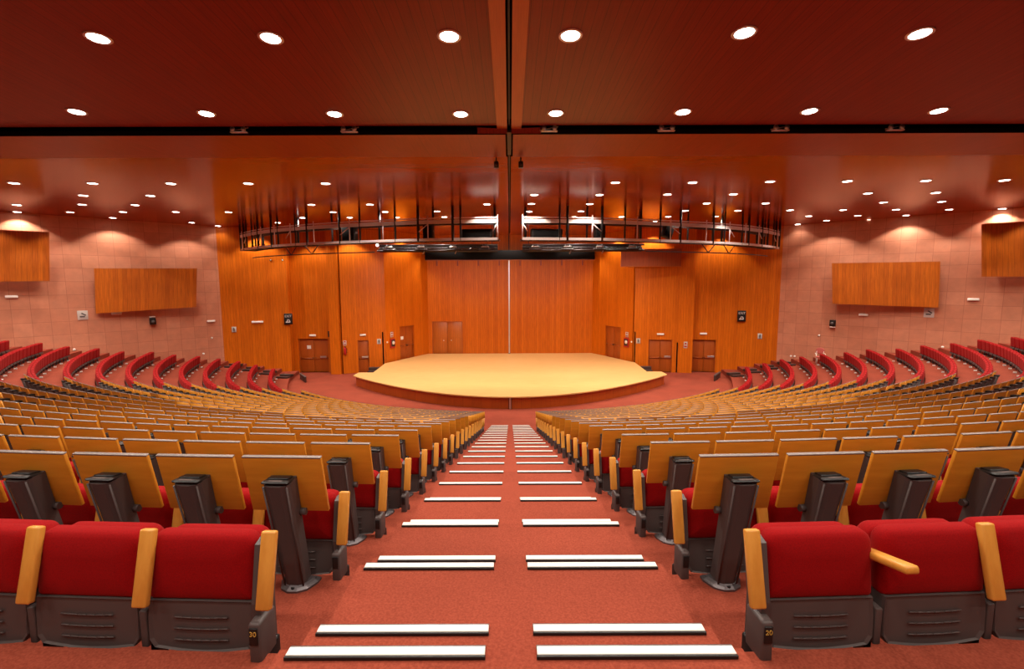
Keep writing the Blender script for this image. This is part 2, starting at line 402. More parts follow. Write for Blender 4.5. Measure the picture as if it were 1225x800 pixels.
for sd in (-1, 1):
    x0, x1 = .76 * sd, 45 * sd
    b.quad((x0, 11.5, 10.6), (x1, 11.5, 10.6), (x1, 12.7, 10.6), (x0, 12.7, 10.6), 'dark_void')
    b.quad((x0, 12.7, 9.9), (x1, 12.7, 9.9), (x1, 12.7, 10.6), (x0, 12.7, 10.6), 'dark_void')
    b.quad((x0, 11.5, 10.02), (x1, 11.5, 10.02), (x1, 11.5, 10.6), (x0, 11.5, 10.6), 'dark_void')
    b.quad((x0, 12.06, CEIL + .08), (x1, 12.06, CEIL + .08), (x1, 12.7, CEIL + .08), (x0, 12.7, CEIL + .08), 'dark_void')
    b.quad((x0, 11.88, 9.9), (x0, 12.06, 9.9), (x0, 12.06, 10.6), (x0, 11.88, 10.6), 'dark_void')
struct(b.build('trim_1'))
def track(b):
    b.box((0, 4, zn(4) + .06), (.03, 16, .05), 'steel_dark', Matrix.Rotation(-math.atan(.065), 3, 'X'))
    b.box((0, 13.1, CEIL + .05), (.10, 2.1, .04), 'black')
    b.box((0, 26, CEIL + .06), (.035, 23.6, .06), 'black')
t = thing('partition_track', 'dark metal track running along the middle of the ceiling', 'track'); part('rail', t, None, track)
def chan(b):
    b.box((-.05, 37.90, 4.45), (.10, .07, 7.6), 'alu'); b.box((-.085, 37.86, 4.45), (.02, .03, 7.6), 'rail_metal'); b.box((-.015, 37.86, 4.45), (.02, .03, 7.6), 'rail_metal')
t = thing('partition_rail', 'pale metal rail standing upright on the middle of the back wall', 'rail', (0, 0, 0)); part('channel', t, None, chan)
part('upper_rail', t, None, lambda b: b.box((-.05, 37.88, 9.05), (.07, .1, 1.56), 'steel_dark'))
part('floor_socket', t, None, lambda b: b.lathe([(.0, 0), (.10, 0), (.10, .02), (.06, .035), (0, .035)], (-.05, 37.83, .655), 'grey_metal', 12))

# ------------------------------------------------------------------ stage
half = [(0, 23.46), (1.3, 23.58), (2.53, 23.92), (3.75, 24.42), (4.87, 25.06), (6.3, 26.05), (7.67, 27.18), (8.7, 28.15), (9.55, 29.05)]
backl = [(9.52, 30.04), (8.60, 30.04), (8.72, 33.42), (8.0, 34.86), (7.25, 36.46), (6.43, 37.92)]
from mathutils.geometry import interpolate_bezier
def smooth_curve(P, n=5):
    out = []
    for i in range(len(P) - 1):
        p0 = Vector(P[max(i - 1, 0)]); p1 = Vector(P[i]); p2 = Vector(P[i + 1]); p3 = Vector(P[min(i + 2, len(P) - 1)])
        for j in range(n):
            t = j / n
            out.append(tuple(.5 * (2 * p1 + (p2 - p0) * t + (2 * p0 - 5 * p1 + 4 * p2 - p3) * t * t + (3 * p1 - p0 - 3 * p2 + p3) * t ** 3)))
    out.append(tuple(P[-1])); return out
front = smooth_curve([(-half[1][0], half[1][1])] + half)[5:]
right = front + backl
left = [(-x, y) for x, y in right]
t = thing('stage', 'wide semicircular stage with pale wood floor before the back wall', 'stage', (0, 0, 0))
def stage_top(b):
    b.prism(left[::-1][:-1] + right, .60, .655, 'stage_floor')
part('stage_floor', t, None, stage_top)
def stage_face(b):
    inn = lambda q: (q[0] * .985, CY0 + (q[1] - CY0) * .985) if q[1] < 33 else q
    P = [inn(q) for q in left[::-1][:-1] + right]
    b.prism(P, 0, .60, 'fascia')
part('fascia', t, None, stage_face)
def stage_socket(b):
    b.box((0, 23.60, .33), (.09, .06, .645), 'alu'); b.box((-.06, 23.59, .33), (.03, .05, .645), 'steel_dark'); b.box((.06, 23.59, .33), (.03, .05, .645), 'steel_dark')
part('front_socket', t, None, stage_socket)
for sd, nm in ((-1, 'left'), (1, 'right')):
    t = thing('stage_stairs', f'small dark wooden steps beside the {nm} rear edge of the stage', 'stairs', (9.12 * sd, 31.6, 0), 0)
    for i in range(3):
        part('tread', t, None, lambda b: b.box((0, .30 * i, .10 + .1 * i), (.72, .30, .2 + .2 * i), 'step_dark', bev=.01))

# ------------------------------------------------------------------ doors
def rotz(a): return Matrix.Rotation(a, 4, 'Z')
DN = [0]
def door(PF, ang, s0, s1, h0, h1, leaves=2, bar=True, mk='door_wood', frame='door_wood', depth=.14, paper=None, plate=None, knob=False):
    DN[0] += 1
    root = bpy.data.objects.new(f'door_{DN[0]}', None); COL.objects.link(root); struct(root)
    root.location = PF((s0 + s1) / 2, h0, -depth); root.rotation_euler = (0, 0, ang)
    W, H = s1 - s0, h1 - h0; w = W / leaves; fr = .05
    def frm(b):
        for x in (-W / 2 + fr / 2, W / 2 - fr / 2): b.box((x, -.03, H / 2), (fr, .10, H - .004), frame)
        b.box((0, -.03, H - fr / 2 - .002), (W - .002, .10, fr), frame)
    part('door_frame', root, None, frm)
    for i in range(leaves):
        x = -W / 2 + w * (i + .5)
        lf = part('door_leaf', root, None, lambda b: b.box((x, .02, H / 2), (w - .03, .05, H - .03), mk, bev=.004))
        if bar:
            def pb(b):
                b.tube((x - w * .42, -.07, 1.0), (x + w * .42, -.07, 1.0), .03, 'door_wood', 8)
                for q in (-.40, .40): b.box((x + w * q, -.04, 1.0), (.07, .07, .10), 'steel_dark', bev=.01)
            part('push_bar', lf, None, pb)
            if i == leaves - 1 and plate:
                part('lock_case', lf, None, lambda b: b.box((x + w * .12, -.085, 1.08), (.42, .05, .14), plate, bev=.01))
        elif knob:
            part('door_handle', lf, None, lambda b: b.lathe([(0, 0), (.03, 0), (.03, .05), (.045, .06), (.03, .09), (0, .09)], (-w * .1 * (1 if i == 0 else -1) + x + (w * .35 if i == 0 else -w * .35), -.005, 1.1), 'alu', 12, (0, -1, 0)))
    if paper:
        part('notice', root, None, lambda b: b.box((paper[0], -.012, paper[1]), (.28, .006, .24), 'white'))
    return root
door(PB, RB, .32, 2.40, 0, 2.38, 2, plate='alu', paper=(-.36, 1.78))
door(PC, RC, 1.0, 1.75, 0, 2.28, 1, plate='alu')
door(PD, RD, 1.40, 2.92, .60, 3.05, 2, paper=(-.42, 1.58), plate=None)
door(PE, RE, .28, 2.68, .60, 3.2, 2, bar=False, mk='flush_wood', depth=.08, knob=True)
door(PD2, RD2, 1.60, 3.30, .60, 2.97, 2, plate=None)
door(PC2, RC2, 1.0, 2.58, 0, 2.27, 2, plate='alu')
door(PA2, RA2, .08, 1.60, 0, 2.26, 2, plate='alu')
for PF, ang, s, h in ((PC, RC, 2.71, 2.8), (PC2, RC2, .08, 2.8), (PC2, RC2, 2.91, 2.1)):     # near-black backs of the narrow slots
    b = MB(); b.box((0, .155, h / 2), (.14, .02, h), 'dark_void'); struct(b.build('trim_2', None, PF(s, 0, 0), ang))
b = MB(); b.box((0, -.03, 1.35), (.30, .06, 2.7), 'door_wood'); b.box((0, -.05, 2.72), (.34, .1, .4), 'step_dark'); struct(b.build('trim_3', None, PB(2.62, 0, .0), RB))

# ------------------------------------------------------------------ things on the walls
def mount(name, label, cat, PF, ang, s, z, group=None):
    return thing(name, label, cat, PF(s, z, .004), ang, group)
def emergency(PF, ang, s, z, label, w=.46):
    t = mount('emergency_light', label, 'emergency light', PF, ang, s, z, 'white emergency lights')
    part('housing', t, None, lambda b: b.box((0, -.035, 0), (w, .07, .13), 'white', bev=.02))
    part('diffuser', t, None, lambda b: b.box((0, -.075, -.012), (w * .86, .018, .085), 'cream', bev=.008))
SL = lambda s: SLEN - s
emergency(PL, RL, SL(9.41), 5.63, 'white emergency light on the stone wall below the high left acoustic panel')
emergency(PL, RL, SL(5.32), 4.57, 'white emergency light just below the left end of the lower left acoustic panel')
emergency(PL, RL, SL(.62), 3.85, 'white emergency light on stone beside the left wood wall')
emergency(PR, RR, 8.12 + 1.18, 5.29, 'white emergency light on the right stone wall below the high acoustic panel')
emergency(PR, RR, 3.44 + 1.18, 4.25, 'white emergency light under the middle of the lower right acoustic panel')
emergency(PB, RB, 1.36, 2.62, 'white emergency light over the wide door in the left recess')
emergency(PC, RC, 1.37, 2.65, 'white emergency light over the single narrow door left of the stage', .40)
emergency(PC2, RC2, 1.77, 2.66, 'white emergency light over the double door nearest the stage on the right')
emergency(PA2, RA2, .76, 2.68, 'white emergency light over the outermost double door on the right')
emergency(PA, RA, 2.06, 3.69, 'long thin white light bar across the left wood wall', .70)

def exit_sign(PF, ang, s, z, label):
    t = mount('exit_sign', label, 'exit sign', PF, ang, s, z, 'black exit signs')
    part('sign_box', t, None, lambda b: b.box((0, -.06, 0), (.52, .12, .74), 'black', bev=.02))
    addtext('lettering', t, 'EXIT', .21, 'sign_text', Matrix.Translation((0, -.124, .19)) @ Matrix.Rotation(pi / 2, 4, 'X'), .003)
    def arrow(b):                                       # running figure over a downward arrow bar
        b.box((-.02, -.123, -.20), (.28, .006, .07), 'sign_text')
        b.prism([(0, 0), (1, 0), (0, 1)], 0, 0.001, 'sign_text') if False else None
        b.box((-.05, -.123, -.09), (.05, .006, .16), 'sign_text', Matrix.Rotation(radians(25), 3, 'Y'))
        b.box((.07, -.123, -.10), (.05, .006, .16), 'sign_text', Matrix.Rotation(radians(-30), 3, 'Y'))
    part('pictogram', t, None, arrow)
exit_sign(PA, RA, 3.94, 3.83, 'black EXIT sign on the left wood wall beside its edge')
exit_sign(PA2, RA2, 3.13, 3.93, 'black EXIT sign on the right wood wall above the side seats')

def picto(PF, ang, s, z, label, w=.27, h=.36, red=False, arrowish=False):
    t = mount('pictogram_sign', label, 'sign', PF, ang, s, z, 'small pictogram signs')
    part('plate', t, None, lambda b: b.box((0, -.012, 0), (w, .024, h), 'sign_plate', bev=.004))
    def fig(b):
        if red:
            b.box((0, -.027, .09), (w * .5, .006, h * .26), 'red_paint'); b.box((0, -.027, -.10), (w * .7, .006, h * .2), 'red_paint')
        elif arrowish:
            b.box((.04, -.027, .05), (w * .5, .006, h * .14), 'plastic', Matrix.Rotation(radians(35), 3, 'Y')); b.box((-.02, -.027, -.08), (w * .5, .006, h * .16), 'plastic')
        else:
            b.lathe([(0, 0), (.035, 0), (.035, .006), (0, .006)], (0, -.024, h * .30), 'grey_metal', 12, (0, -1, 0))
            b.box((0, -.027, .0), (.10, .006, .16), 'grey_metal'); b.box((-.03, -.027, -.12), (.03, .006, .12), 'grey_metal'); b.box((.03, -.027, -.12), (.03, .006, .12), 'grey_metal')
    part('symbol_print', t, None, fig)
picto(PL, RL, SL(6.77), 4.56, 'square white sign with dark symbol left of the lower left acoustic panel', .44, .5, arrowish=True)
picto(PR, RR, 6.40 + 1.18, 4.51, 'square white sign with dark symbol under the right end of the lower right acoustic panel', .44, .5, arrowish=True)
picto(PA, RA, .66, 3.24, 'small white figure sign low on the left wood wall')
picto(PA2, RA2, 4.34, 2.59, 'small white figure sign low on the right wood wall')
picto(PC, RC, 2.44, 2.15, 'small white figure sign by the dark slot left of the stage')
picto(PC2, RC2, .30, 2.16, 'small white figure sign by the dark slot right of the stage')
picto(PC, RC, .16, 2.14, 'red and white sign over the fire extinguisher', .22, .34, red=True)
picto(PD, RD, .56, 2.56, 'red and white sign over the hose cabinet left of the stage', .26, .36, red=True)
picto(PD2, RD2, 3.97, 2.50, 'red and white sign over the hose cabinet right of the stage', .26, .36, red=True)
picto(PC2, RC2, 3.44, 1.95, 'red and white sign on the wall between the two right double doors', .24, .44, red=True)

t = thing('fire_extinguisher', 'red fire extinguisher on the wall left of the narrow door', 'fire extinguisher', PC(.16, 1.35, .10), RC)
part('cylinder', t, None, lambda b: b.lathe([(0, 0), (.08, 0), (.09, .03), (.09, .40), (.05, .49), (.03, .52), (0, .52)], (0, 0, 0), 'red_paint', 16))
part('valve', t, None, lambda b: (b.tube((0, 0, .52), (0, 0, .58), .02, 'black', 8), b.box((0, -.05, .58), (.03, .14, .025), 'black')))
part('hose', t, None, lambda b: (b.tube((.03, -.02, .54), (.11, -.03, .36), .012, 'black', 8), b.tube((.11, -.03, .36), (.10, -.04, .10), .014, 'black', 8)))
def hose_cabinet(PF, ang, s, z, label):
    t = mount('hose_cabinet', label, 'fire hose cabinet', PF, ang, s, z, 'red fire hose cabinets')
    part('case', t, None, lambda b: b.box((0, -.05, 0), (.46, .10, .66), 'red_paint', bev=.015))
    part('glass_door', t, None, lambda b: b.box((0, -.104, .02), (.36, .012, .50), 'step_dark', bev=.005))
    part('reel', t, None, lambda b: b.lathe([(.05, 0), (.13, 0), (.13, .012), (.05, .012)], (.03, -.110, .04), 'cream', 16, (0, -1, 0)))
hose_cabinet(PD, RD, .58, 1.93, 'red fire hose cabinet on the wall beside the left stage door')
hose_cabinet(PD2, RD2, 3.97, 1.93, 'red fire hose cabinet on the wall beside the right stage door')
def button(PF, ang, s, z, label, mk='white'):
    t = mount('wall_button', label, 'wall socket', PF, ang, s, z, 'small round wall sockets')
    part('plate', t, None, lambda b: b.lathe([(0, 0), (.065, 0), (.06, .025), (0, .03)], (0, 0, 0), mk, 14, (0, -1, 0)))
    part('insert', t, None, lambda b: b.lathe([(0, 0), (.035, 0), (.03, .01), (0, .01)], (0, -.028, 0), 'cream', 10, (0, -1, 0)))
button(PL, RL, SL(.64), 2.77, 'white round socket on stone below the emergency light by the left wood wall')
button(PL, RL, SL(7.26), 2.71, 'white round socket low on the left stone wall below the square sign')
button(PL, RL, SL(1.17), 1.80, 'lowest white round socket on the left stone wall, just above the seats')
button(PR, RR, 1.22 + 1.18, 2.85, 'white round socket on the right stone wall below the small speaker')
button(PR, RR, .87, 1.36, 'left one of two low white sockets beside the right wood wall')
button(PR, RR, 1.08, 1.37, 'right one of two low white sockets beside the right wood wall')
button(PR, RR, 7.09 + 1.18, 2.67, 'white round socket low on the right stone wall below the square sign')
button(PD, RD, .10, 2.05, 'pale round switch beside the hose cabinet left of the stage', 'cream')
button(PD2, RD2, 4.44, 2.02, 'pale round switch beside the hose cabinet right of the stage', 'cream')
button(PA, RA, 3.07, 7.77, 'left one of two dark round fittings high on the left wood wall', 'step_dark')
button(PA, RA, 3.78, 7.78, 'right one of two dark round fittings high on the left wood wall', 'step_dark')
def wall_speaker(PF, ang, s, z, label, flip=1):
    t = mount('wall_speaker', label, 'speaker', PF, ang, s, z, 'small wall speakers')
    part('cabinet', t, None, lambda b: b.box((0, -.13, -.10), (.30, .22, .38), 'black', bev=.02))
    part('grille', t, None, lambda b: b.lathe([(0, 0), (.09, 0), (.10, .012), (0, .012)], (0, -.241, -.12), 'plastic', 16, (0, -1, 0)))
    part('bracket', t, None, lambda b: b.box((0, -.10, .16 * flip - (.10 if flip < 0 else 0)), (.28, .18, .07), 'white', bev=.01))
wall_speaker(PL, RL, SL(3.69), 4.14, 'small black speaker with white bracket on the left stone wall')
wall_speaker(PR, RR, 1.93 + 1.18, 3.79, 'small black speaker with white bracket on the right stone wall', -1.6)

def acoustic(PF, ang, conv, c, label):                  # c: (s, z) corners tl, tr, br, bl along the wall from the near end; o: stand-off at both ends
    t = thing('acoustic_panel', label, 'acoustic panel', (0, 0, 0), 0, 'wooden acoustic panels')
    V = lambda s, z, o: PF(conv(s), z, o)
    (s0, za, o0), (s1, zb, o1), (s2, zc, o2), (s3, zd, o3) = c
    b = MB(); th = .10
    F = [V(s0, za, o0), V(s1, zb, o1), V(s2, zc, o2), V(s3, zd, o3)]; K = [V(s, z, o - th) for s, z, o in c]
    L = (F[1] - F[0]).length; uv = [(0, za), (L, zb), (L, zc), (0, zd)]
    Q = lambda l, u=None: b.quad(*l, 'panel_wood', u)
    Q(F[::-1], uv[::-1]); Q(K, uv)
    for i in range(4):
        j = (i + 1) % 4; Q([F[i], F[j], K[j], K[i]], [(0, 0), (L, 0), (L, .1), (0, .1)])
    b.build('panel_board', t)
    for s, zz, oo in ((s0 + (s1 - s0) * .12, zc + .35, o0 * .85 + o1 * .15), (s0 + (s1 - s0) * .88, zc + .35, o0 * .15 + o1 * .85), (s0 + (s1 - s0) * .12, za - .3, o0 * .85 + o1 * .15), (s0 + (s1 - s0) * .88, za - .3, o0 * .15 + o1 * .85)):
        part('strut', t, None, lambda b: b.tube(V(s, zz, oo - th - .004), V(s, zz - .1, .012), .03, 'steel_dark', 8))
cl = lambda s: SLEN - s; cr = lambda s: s + 1.18
acoustic(PL, RL, cl, [(6.13, 7.10, .30), (1.36, 7.17, .75), (1.56, 4.82, .75), (6.25, 4.64, .30)], 'long wooden acoustic panel hung low on the left stone wall')
acoustic(PL, RL, cl, [(12.6, 8.94, .30), (7.80, 8.90, .80), (7.98, 6.42, .80), (12.8, 6.35, .30)], 'wooden acoustic panel hung high at the left edge of the hall')
acoustic(PR, RR, cr, [(6.70, 7.30, .30), (1.81, 7.33, .75), (1.99, 4.90, .75), (6.80, 4.83, .30)], 'long wooden acoustic panel hung low on the right stone wall')
acoustic(PR, RR, cr, [(12.9, 9.12, .30), (8.17, 9.12, .80), (8.37, 6.47, .80), (13.1, 6.45, .30)], 'wooden acoustic panel hung high at the right edge of the hall')

# header box at the top of the back wall, hanging bulkhead on the right
t = thing('stage_pelmet', 'long black pelmet across the top of the back wall', 'pelmet')
part('valance', t, None, lambda b: b.box((0.02, 37.45, 8.30), (12.9, .5, .72), 'dark_void', bev=.02))
part('bottom_rail', t, None, lambda b: b.box((0.02, 37.18, 7.92), (12.9, .06, .05), 'bulk_wood'))
for i in range(8):  # dark bars standing in for the faint shadows below the pelmet
    part('shadow_tick', t, None, lambda b: b.box((-5.6 + i * 1.6, 37.6, 7.72), (.10, .10, .42), 'bulk_wood', bev=.01))
t = thing('hanging_bulkhead', 'dark red wooden bulkhead high on the right before the back wall', 'bulkhead')
part('bulkhead_box', t, None, lambda b: b.prism([(7.42, 32.66), (11.35, 32.38), (11.35, 33.0), (7.6, 33.5)], 7.30, 8.42, 'bulk_wood'))
part('lower_lip', t, None, lambda b: b.prism([(7.40, 32.62), (11.37, 32.34), (11.37, 32.45), (7.45, 32.74)], 7.24, 7.30, 'door_wood'))

# ------------------------------------------------------------------ ceiling downlights
XS = [1.0, 3.66, 6.42, 9.05, 11.70, 14.52, 17.23, 19.42, 22.0, 24.3]
FAR = [[-17.5, 17.62], [-14.79, 17.69], [-12.08, 17.79], [-9.33, 17.82], [-6.59, 17.87], [3.8, 17.88], [6.59, 17.92], [9.31, 17.8], [12.06, 17.79], [14.82, 17.74], [17.59, 17.71],
       [-17.22, 20.1], [-14.59, 20.21], [1.02, 20.3], [3.69, 20.36], [6.46, 20.33], [9.16, 20.33], [14.6, 20.25], [17.29, 20.17],
       [-22.26, 22.43], [-19.29, 22.4], [-17.03, 22.57], [-9.05, 22.67], [-6.38, 22.68], [-1.03, 22.73], [1.0, 22.63], [3.68, 22.74], [9.02, 22.69], [11.73, 22.72], [17.02, 22.58], [19.53, 22.42],
       [-24.48, 24.64], [-21.95, 24.76], [-19.31, 24.76], [-16.73, 24.83], [-14.15, 24.95], [-8.93, 25.08], [-6.29, 25.06], [-3.65, 24.94], [.99, 25.12], [3.62, 25.09], [8.87, 25.01], [11.55, 25.05], [14.12, 24.94], [16.79, 24.94], [19.42, 24.89], [22.12, 24.93], [24.59, 24.73],
       [-24.06, 26.79], [-21.61, 26.96], [-11.37, 27.2], [-8.78, 27.2], [-6.19, 27.2], [-3.57, 27.09], [3.56, 27.28], [6.17, 27.28], [8.76, 27.31], [11.36, 27.28], [16.5, 27.28], [19.13, 27.17], [21.72, 27.1], [24.1, 27.03],
       [-21.2, 29.1], [-18.78, 29.2], [-13.8, 29.43], [8.65, 29.47], [18.8, 29.31], [21.1, 29.0], [-18.3, 31.0], [18.2, 31.2]]
NEAR = [[-6.54, 8.19], [-3.8, 8.21], [-.95, 8.18], [.98, 8.17], [3.71, 8.11], [6.51, 8.15], [-9.39, 11.0], [-6.65, 11.12], [-3.85, 11.16], [-1.07, 11.19], [1.03, 11.16], [3.82, 11.12], [6.59, 11.1], [9.42, 11.1]]
def spot(x, y, z, energy, size=122, blend=.30, rad=.12, col=(1.0, .90, .78), rx=0, ry=0):
    l = bpy.data.lights.new('spot lamp', 'SPOT'); l.energy = energy; l.spot_size = radians(size); l.spot_blend = blend
    l.shadow_soft_size = rad; l.color = col
    o = bpy.data.objects.new('spot_lamp', l); COL.objects.link(o); o.location = (x, y, z); o.rotation_euler = (rx, ry, 0); o['kind'] = 'helper'; return o
ring = MB(); ring.lathe([(.145, .0), (.145, -.012), (.185, -.016), (.195, -.004), (.195, .0)], (0, 0, 0), 'tray', 24); ring_me = ring.mesh('trim_ring')
lens = MB(); lens.lathe([(.0, -.004), (.144, -.004), (.144, -.012), (.10, -.018), (0, -.02)], (0, 0, 0), 'lens', 24); lens_me = lens.mesh('lens')
def row_of(y): return min(range(7), key=lambda i: abs(y - [17.8, 20.3, 22.6, 24.9, 27.1, 29.3, 31.2][i])) + 1
def downlight(x, y, z, tilt, label, grp, e):
    t = thing('ceiling_downlight', label, 'downlight', (x, y, z - .004), 0, grp); t.rotation_euler = (tilt, 0, 0)
    for nm, me in (('trim_ring', ring_me), ('lens', lens_me)):
        o = bpy.data.objects.new(nm, me); COL.objects.link(o); o.parent = t
    spot(x, y, z - .06, e * (.12 if y > 30.5 else 1))
rows = {}
E_FAR, E_NEAR = 680, 600
for x, y in FAR: rows.setdefault(row_of(y), []).append((x, y))
for r, L_ in rows.items():
    for sd, nm in ((-1, 'left'), (1, 'right')):
        for i, (x, y) in enumerate(sorted([q for q in L_ if q[0] * sd > 0], key=lambda q: abs(q[0]))):
            downlight(x, y, CEIL, 0, f'round lit downlight, {ordn(i + 1)} {nm} of the track in the {ordn(r)} row of the far ceiling', 'far ceiling downlights', E_FAR)
for r, sel in ((1, NEAR[:6]), (2, NEAR[6:])):
    for sd, nm in ((-1, 'left'), (1, 'right')):
        for i, (x, y) in enumerate(sorted([q for q in sel if q[0] * sd > 0], key=lambda q: abs(q[0]))):
            downlight(x, y, zn(y), -math.atan(.065), f'round lit downlight, {ordn(i + 1)} {nm} of the track in the {"front" if r == 1 else "rear"} row of the near ceiling', 'near ceiling downlights', E_NEAR)
for y, xs in ((5.3, (-9.4, -6.6, -3.8, -1, 1, 3.8, 6.6, 9.4)), (2.4, (-9.4, -6.6, -3.8, -1, 1, 3.8, 6.6, 9.4)), (-.5, (-6.6, -3.8, -1, 1, 3.8, 6.6)), (-3.4, (-6.6, -3.8, -1, 1, 3.8, 6.6))):
    for x in xs: spot(x, y, zn(y) - .06, E_NEAR * (1 if y > 3 else .5))        # unseen rows of lamps overhead and behind, the rear ones added as fill
for y, xs in ((11.1, (12.2, 15, 17.8)), (8.2, (9.4, 12.2, 15)), (14.9, (4, 9.3, 14.6, 20)), (17.8, (20.3, 23, 25.7)), (20.2, (22.6, 25.2)), (22.5, (25,))):  # spots added without fixtures, fill for the side walls, panels and seats
    for x in xs:
        for sd in (-1, 1): spot(x * sd, min(y, 11.3) if y < 14 else y, (zn(min(y, 11.3)) if y < 14 else CEIL) - .06, E_NEAR * (.8 if y < 17 else 1.1))

# lamps in the dark slot
for i, (x, y) in enumerate([(-6.43, 11.965), (-3.8, 11.965), (.95, 11.965), (3.74, 11.965), (6.45, 11.965), (9.18, 11.965)]):
    nm = 'left' if x < 0 else 'right'
    j = sorted([q for q in (-6.43, -3.8, .95, 3.74, 6.45, 9.18) if q * x > 0], key=abs).index(next(q for q in (-6.43, -3.8, .95, 3.74, 6.45, 9.18) if q == x or q == x)) + 1
    t = thing('slot_lamp', f'unlit pale reflector lamp in the dark ceiling slot, {ordn(j)} {nm} of the track', 'lamp', (x, y, CEIL + .005), 0, 'lamps in the ceiling slot')
    part('reflector_tray', t, None, lambda b: b.box((0, .03, .028), (.40, .10, .03), 'tray', bev=.010))
    for q in (-.13, .13):
        part('bulb', t, None, lambda b: b.lathe([(0, 0), (.03, 0), (.06, .06), (.06, .07), (0, .08)], (q, .05, .09), 'tray', 14, (0, -1, .1)))
    part('yoke', t, None, lambda b: b.tube((-.22, .05, .06), (.22, .05, .14), .012, 'tray', 6))
for x, nm in ((-.37, 'left'), (.33, 'right')):
    t = thing('ceiling_camera', f'small black box hanging from the ceiling edge just {nm} of the track', 'ceiling camera', (x, 14.33, CEIL))
    part('stem', t, None, lambda b: b.tube((0, 0, -.004), (0, 0, -.12), .02, 'black', 8))
    part('body', t, None, lambda b: b.box((0, 0, -.20), (.13, .18, .17), 'black', bev=.015))
    part('lens_ring', t, None, lambda b: b.lathe([(0, 0), (.04, 0), (.04, .03), (0, .03)], (0, -.09, -.21), 'grey_metal', 12, (0, -1, -.2)))

# ------------------------------------------------------------------ rigging over the stage
curve = [(-16.6, 30.4), (-15.0, 28.7), (-13.4, 27.35), (-12.0, 26.45), (-10.1, 25.45), (-7.4, 24.4), (-4.35, 23.5), (-2.3, 23.2), (-.55, 23.02)]
ZB, ZT_ = EYE + 1.96, EYE + 2.78
def offs(P, o):
    out = []
    for i, p in enumerate(P):
        a = Vector(P[max(0, i - 1)]); c = Vector(P[min(len(P) - 1, i + 1)]); d = (c - a).normalized(); out.append((p[0] - d.y * o, p[1] + d.x * o))
    return out
for sd, nm in ((-1, 'left'), (1, 'right')):
    P = smooth_curve(curve, 5); Q = offs(P, .75)
    if sd > 0: P = [(-x + .05, y) for x, y in P]; Q = [(-x + .05, y) for x, y in Q]
    t = thing('rigging_catwalk', f'curved metal catwalk hung on rods over the {nm} half of the stage', 'rigging', (0, 0, 0))
    for lane, rm in ((P, 'rail_metal'), (Q, 'steel_dark')):
        part('top_rail', t, None, lambda b: b.sweep([(x, y, ZT_) for x, y in lane], .07, .17, rm))
        part('hand_rail', t, None, lambda b: b.sweep([(x, y, ZT_ + .17) for x, y in lane], .05, .05, rm))
        part('bottom_rail', t, None, lambda b: b.sweep([(x, y, ZB) for x, y in lane], .09, .12, rm))
    part('walkway_grating', t, None, lambda b: b.sweep([((p[0] + q[0]) / 2, (p[1] + q[1]) / 2, ZB - .03) for p, q in zip(P, Q)], .06, .03, 'steel_dark') or [b.tube((*P[i], ZB - .02), (*Q[i], ZB - .02), .03, 'steel_dark', 6) for i in range(0, len(P), 2)])
    low = [(x * .985, y + .12) for x, y in P[3:27]]
    part('tension_rail', t, None, lambda b: b.sweep([(x, y, ZB - .52) for x, y in low], .05, .05, 'steel_dark'))
    for i in (12, 16):
        a = Vector((*low[i], ZB - .52)); d = (Vector((*low[i + 1], 0)) - Vector((*low[i], 0))).normalized()
        part('brace', t, None, lambda b: (b.tube(a, a + d * .55 + Vector((0, 0, .5)), .025, 'steel_dark', 6), b.tube(a, a - d * .55 + Vector((0, 0, .5)), .025, 'steel_dark', 6)))
    idx = [0, 1, 2, 3, 4, 5, 7, 9, 11, 13, 15, 17, 19, 21, 23, 25, 26, 28, 30, 31, 34, 35, 39]
    for n_, i in enumerate(idx):
        lane = P if n_ % 3 != 1 else Q
        x, y = lane[min(i, len(lane) - 1)]
        th_ = .068 if n_ % 2 == 0 else .05
        part('hanger_rod', t, None, lambda b: b.tube((x, y, ZB - .06), (x, y, CEIL - .002), th_, 'black', 8))
        if n_ % 2 == 0:
            xx, yy = P[min(i + 1, len(P) - 1)]
            part('rail_post', t, None, lambda b: b.tube((xx, yy - .02, ZB - .05), (xx, yy - .02, ZT_ + .3), .028, 'rail_metal', 8))
        if n_ % 4 == 2:
            xx, yy = P[min(i, len(P) - 1)]; x2, y2 = P[min(i + 1, len(P) - 1)]
            part('knee_brace', t, None, lambda b: b.tube((xx, yy - .03, ZB + .35), (x2, y2 - .03, ZT_ - .1), .022, 'rail_metal', 6))
def loudspeaker(x, y, z, d, rot, label):
    t = thing('rigging_speaker', label, 'loudspeaker', (x, y, z), rot, 'black loudspeakers on the rigging')
    part('cabinet', t, None, lambda b: b.box((0, 0, d[2] / 2), d, 'black', bev=.03))
    part('grille', t, None, lambda b: b.box((0, -d[1] / 2 - .004, d[2] / 2), (d[0] * .86, .016, d[2] * .82), 'dark_void', bev=.005))
    part('handle', t, None, lambda b: b.box((d[0] / 2 + .006, 0, d[2] * .55), (.02, .16, .10), 'grey_metal', bev=.005))
loudspeaker(-8.1, 25.02, ZB + .07, (.78, .34, .74), -.36, 'black loudspeaker standing on the left catwalk, farthest from the track')
loudspeaker(-3.9, 23.78, ZB + .07, (.48, .34, .66), -.2, 'upright black loudspeaker in the middle of the left catwalk')
loudspeaker(-1.55, 23.49, ZB + .07, (1.5, .36, .42), -.1, 'long low black loudspeaker at the inner end of the left catwalk')
loudspeaker(1.75, 23.50, ZB + .07, (1.5, .36, .42), .1, 'long low black loudspeaker at the inner end of the right catwalk')
loudspeaker(4.35, 23.88, ZB + .07, (.50, .34, .66), .22, 'upright black loudspeaker in the middle of the right catwalk')
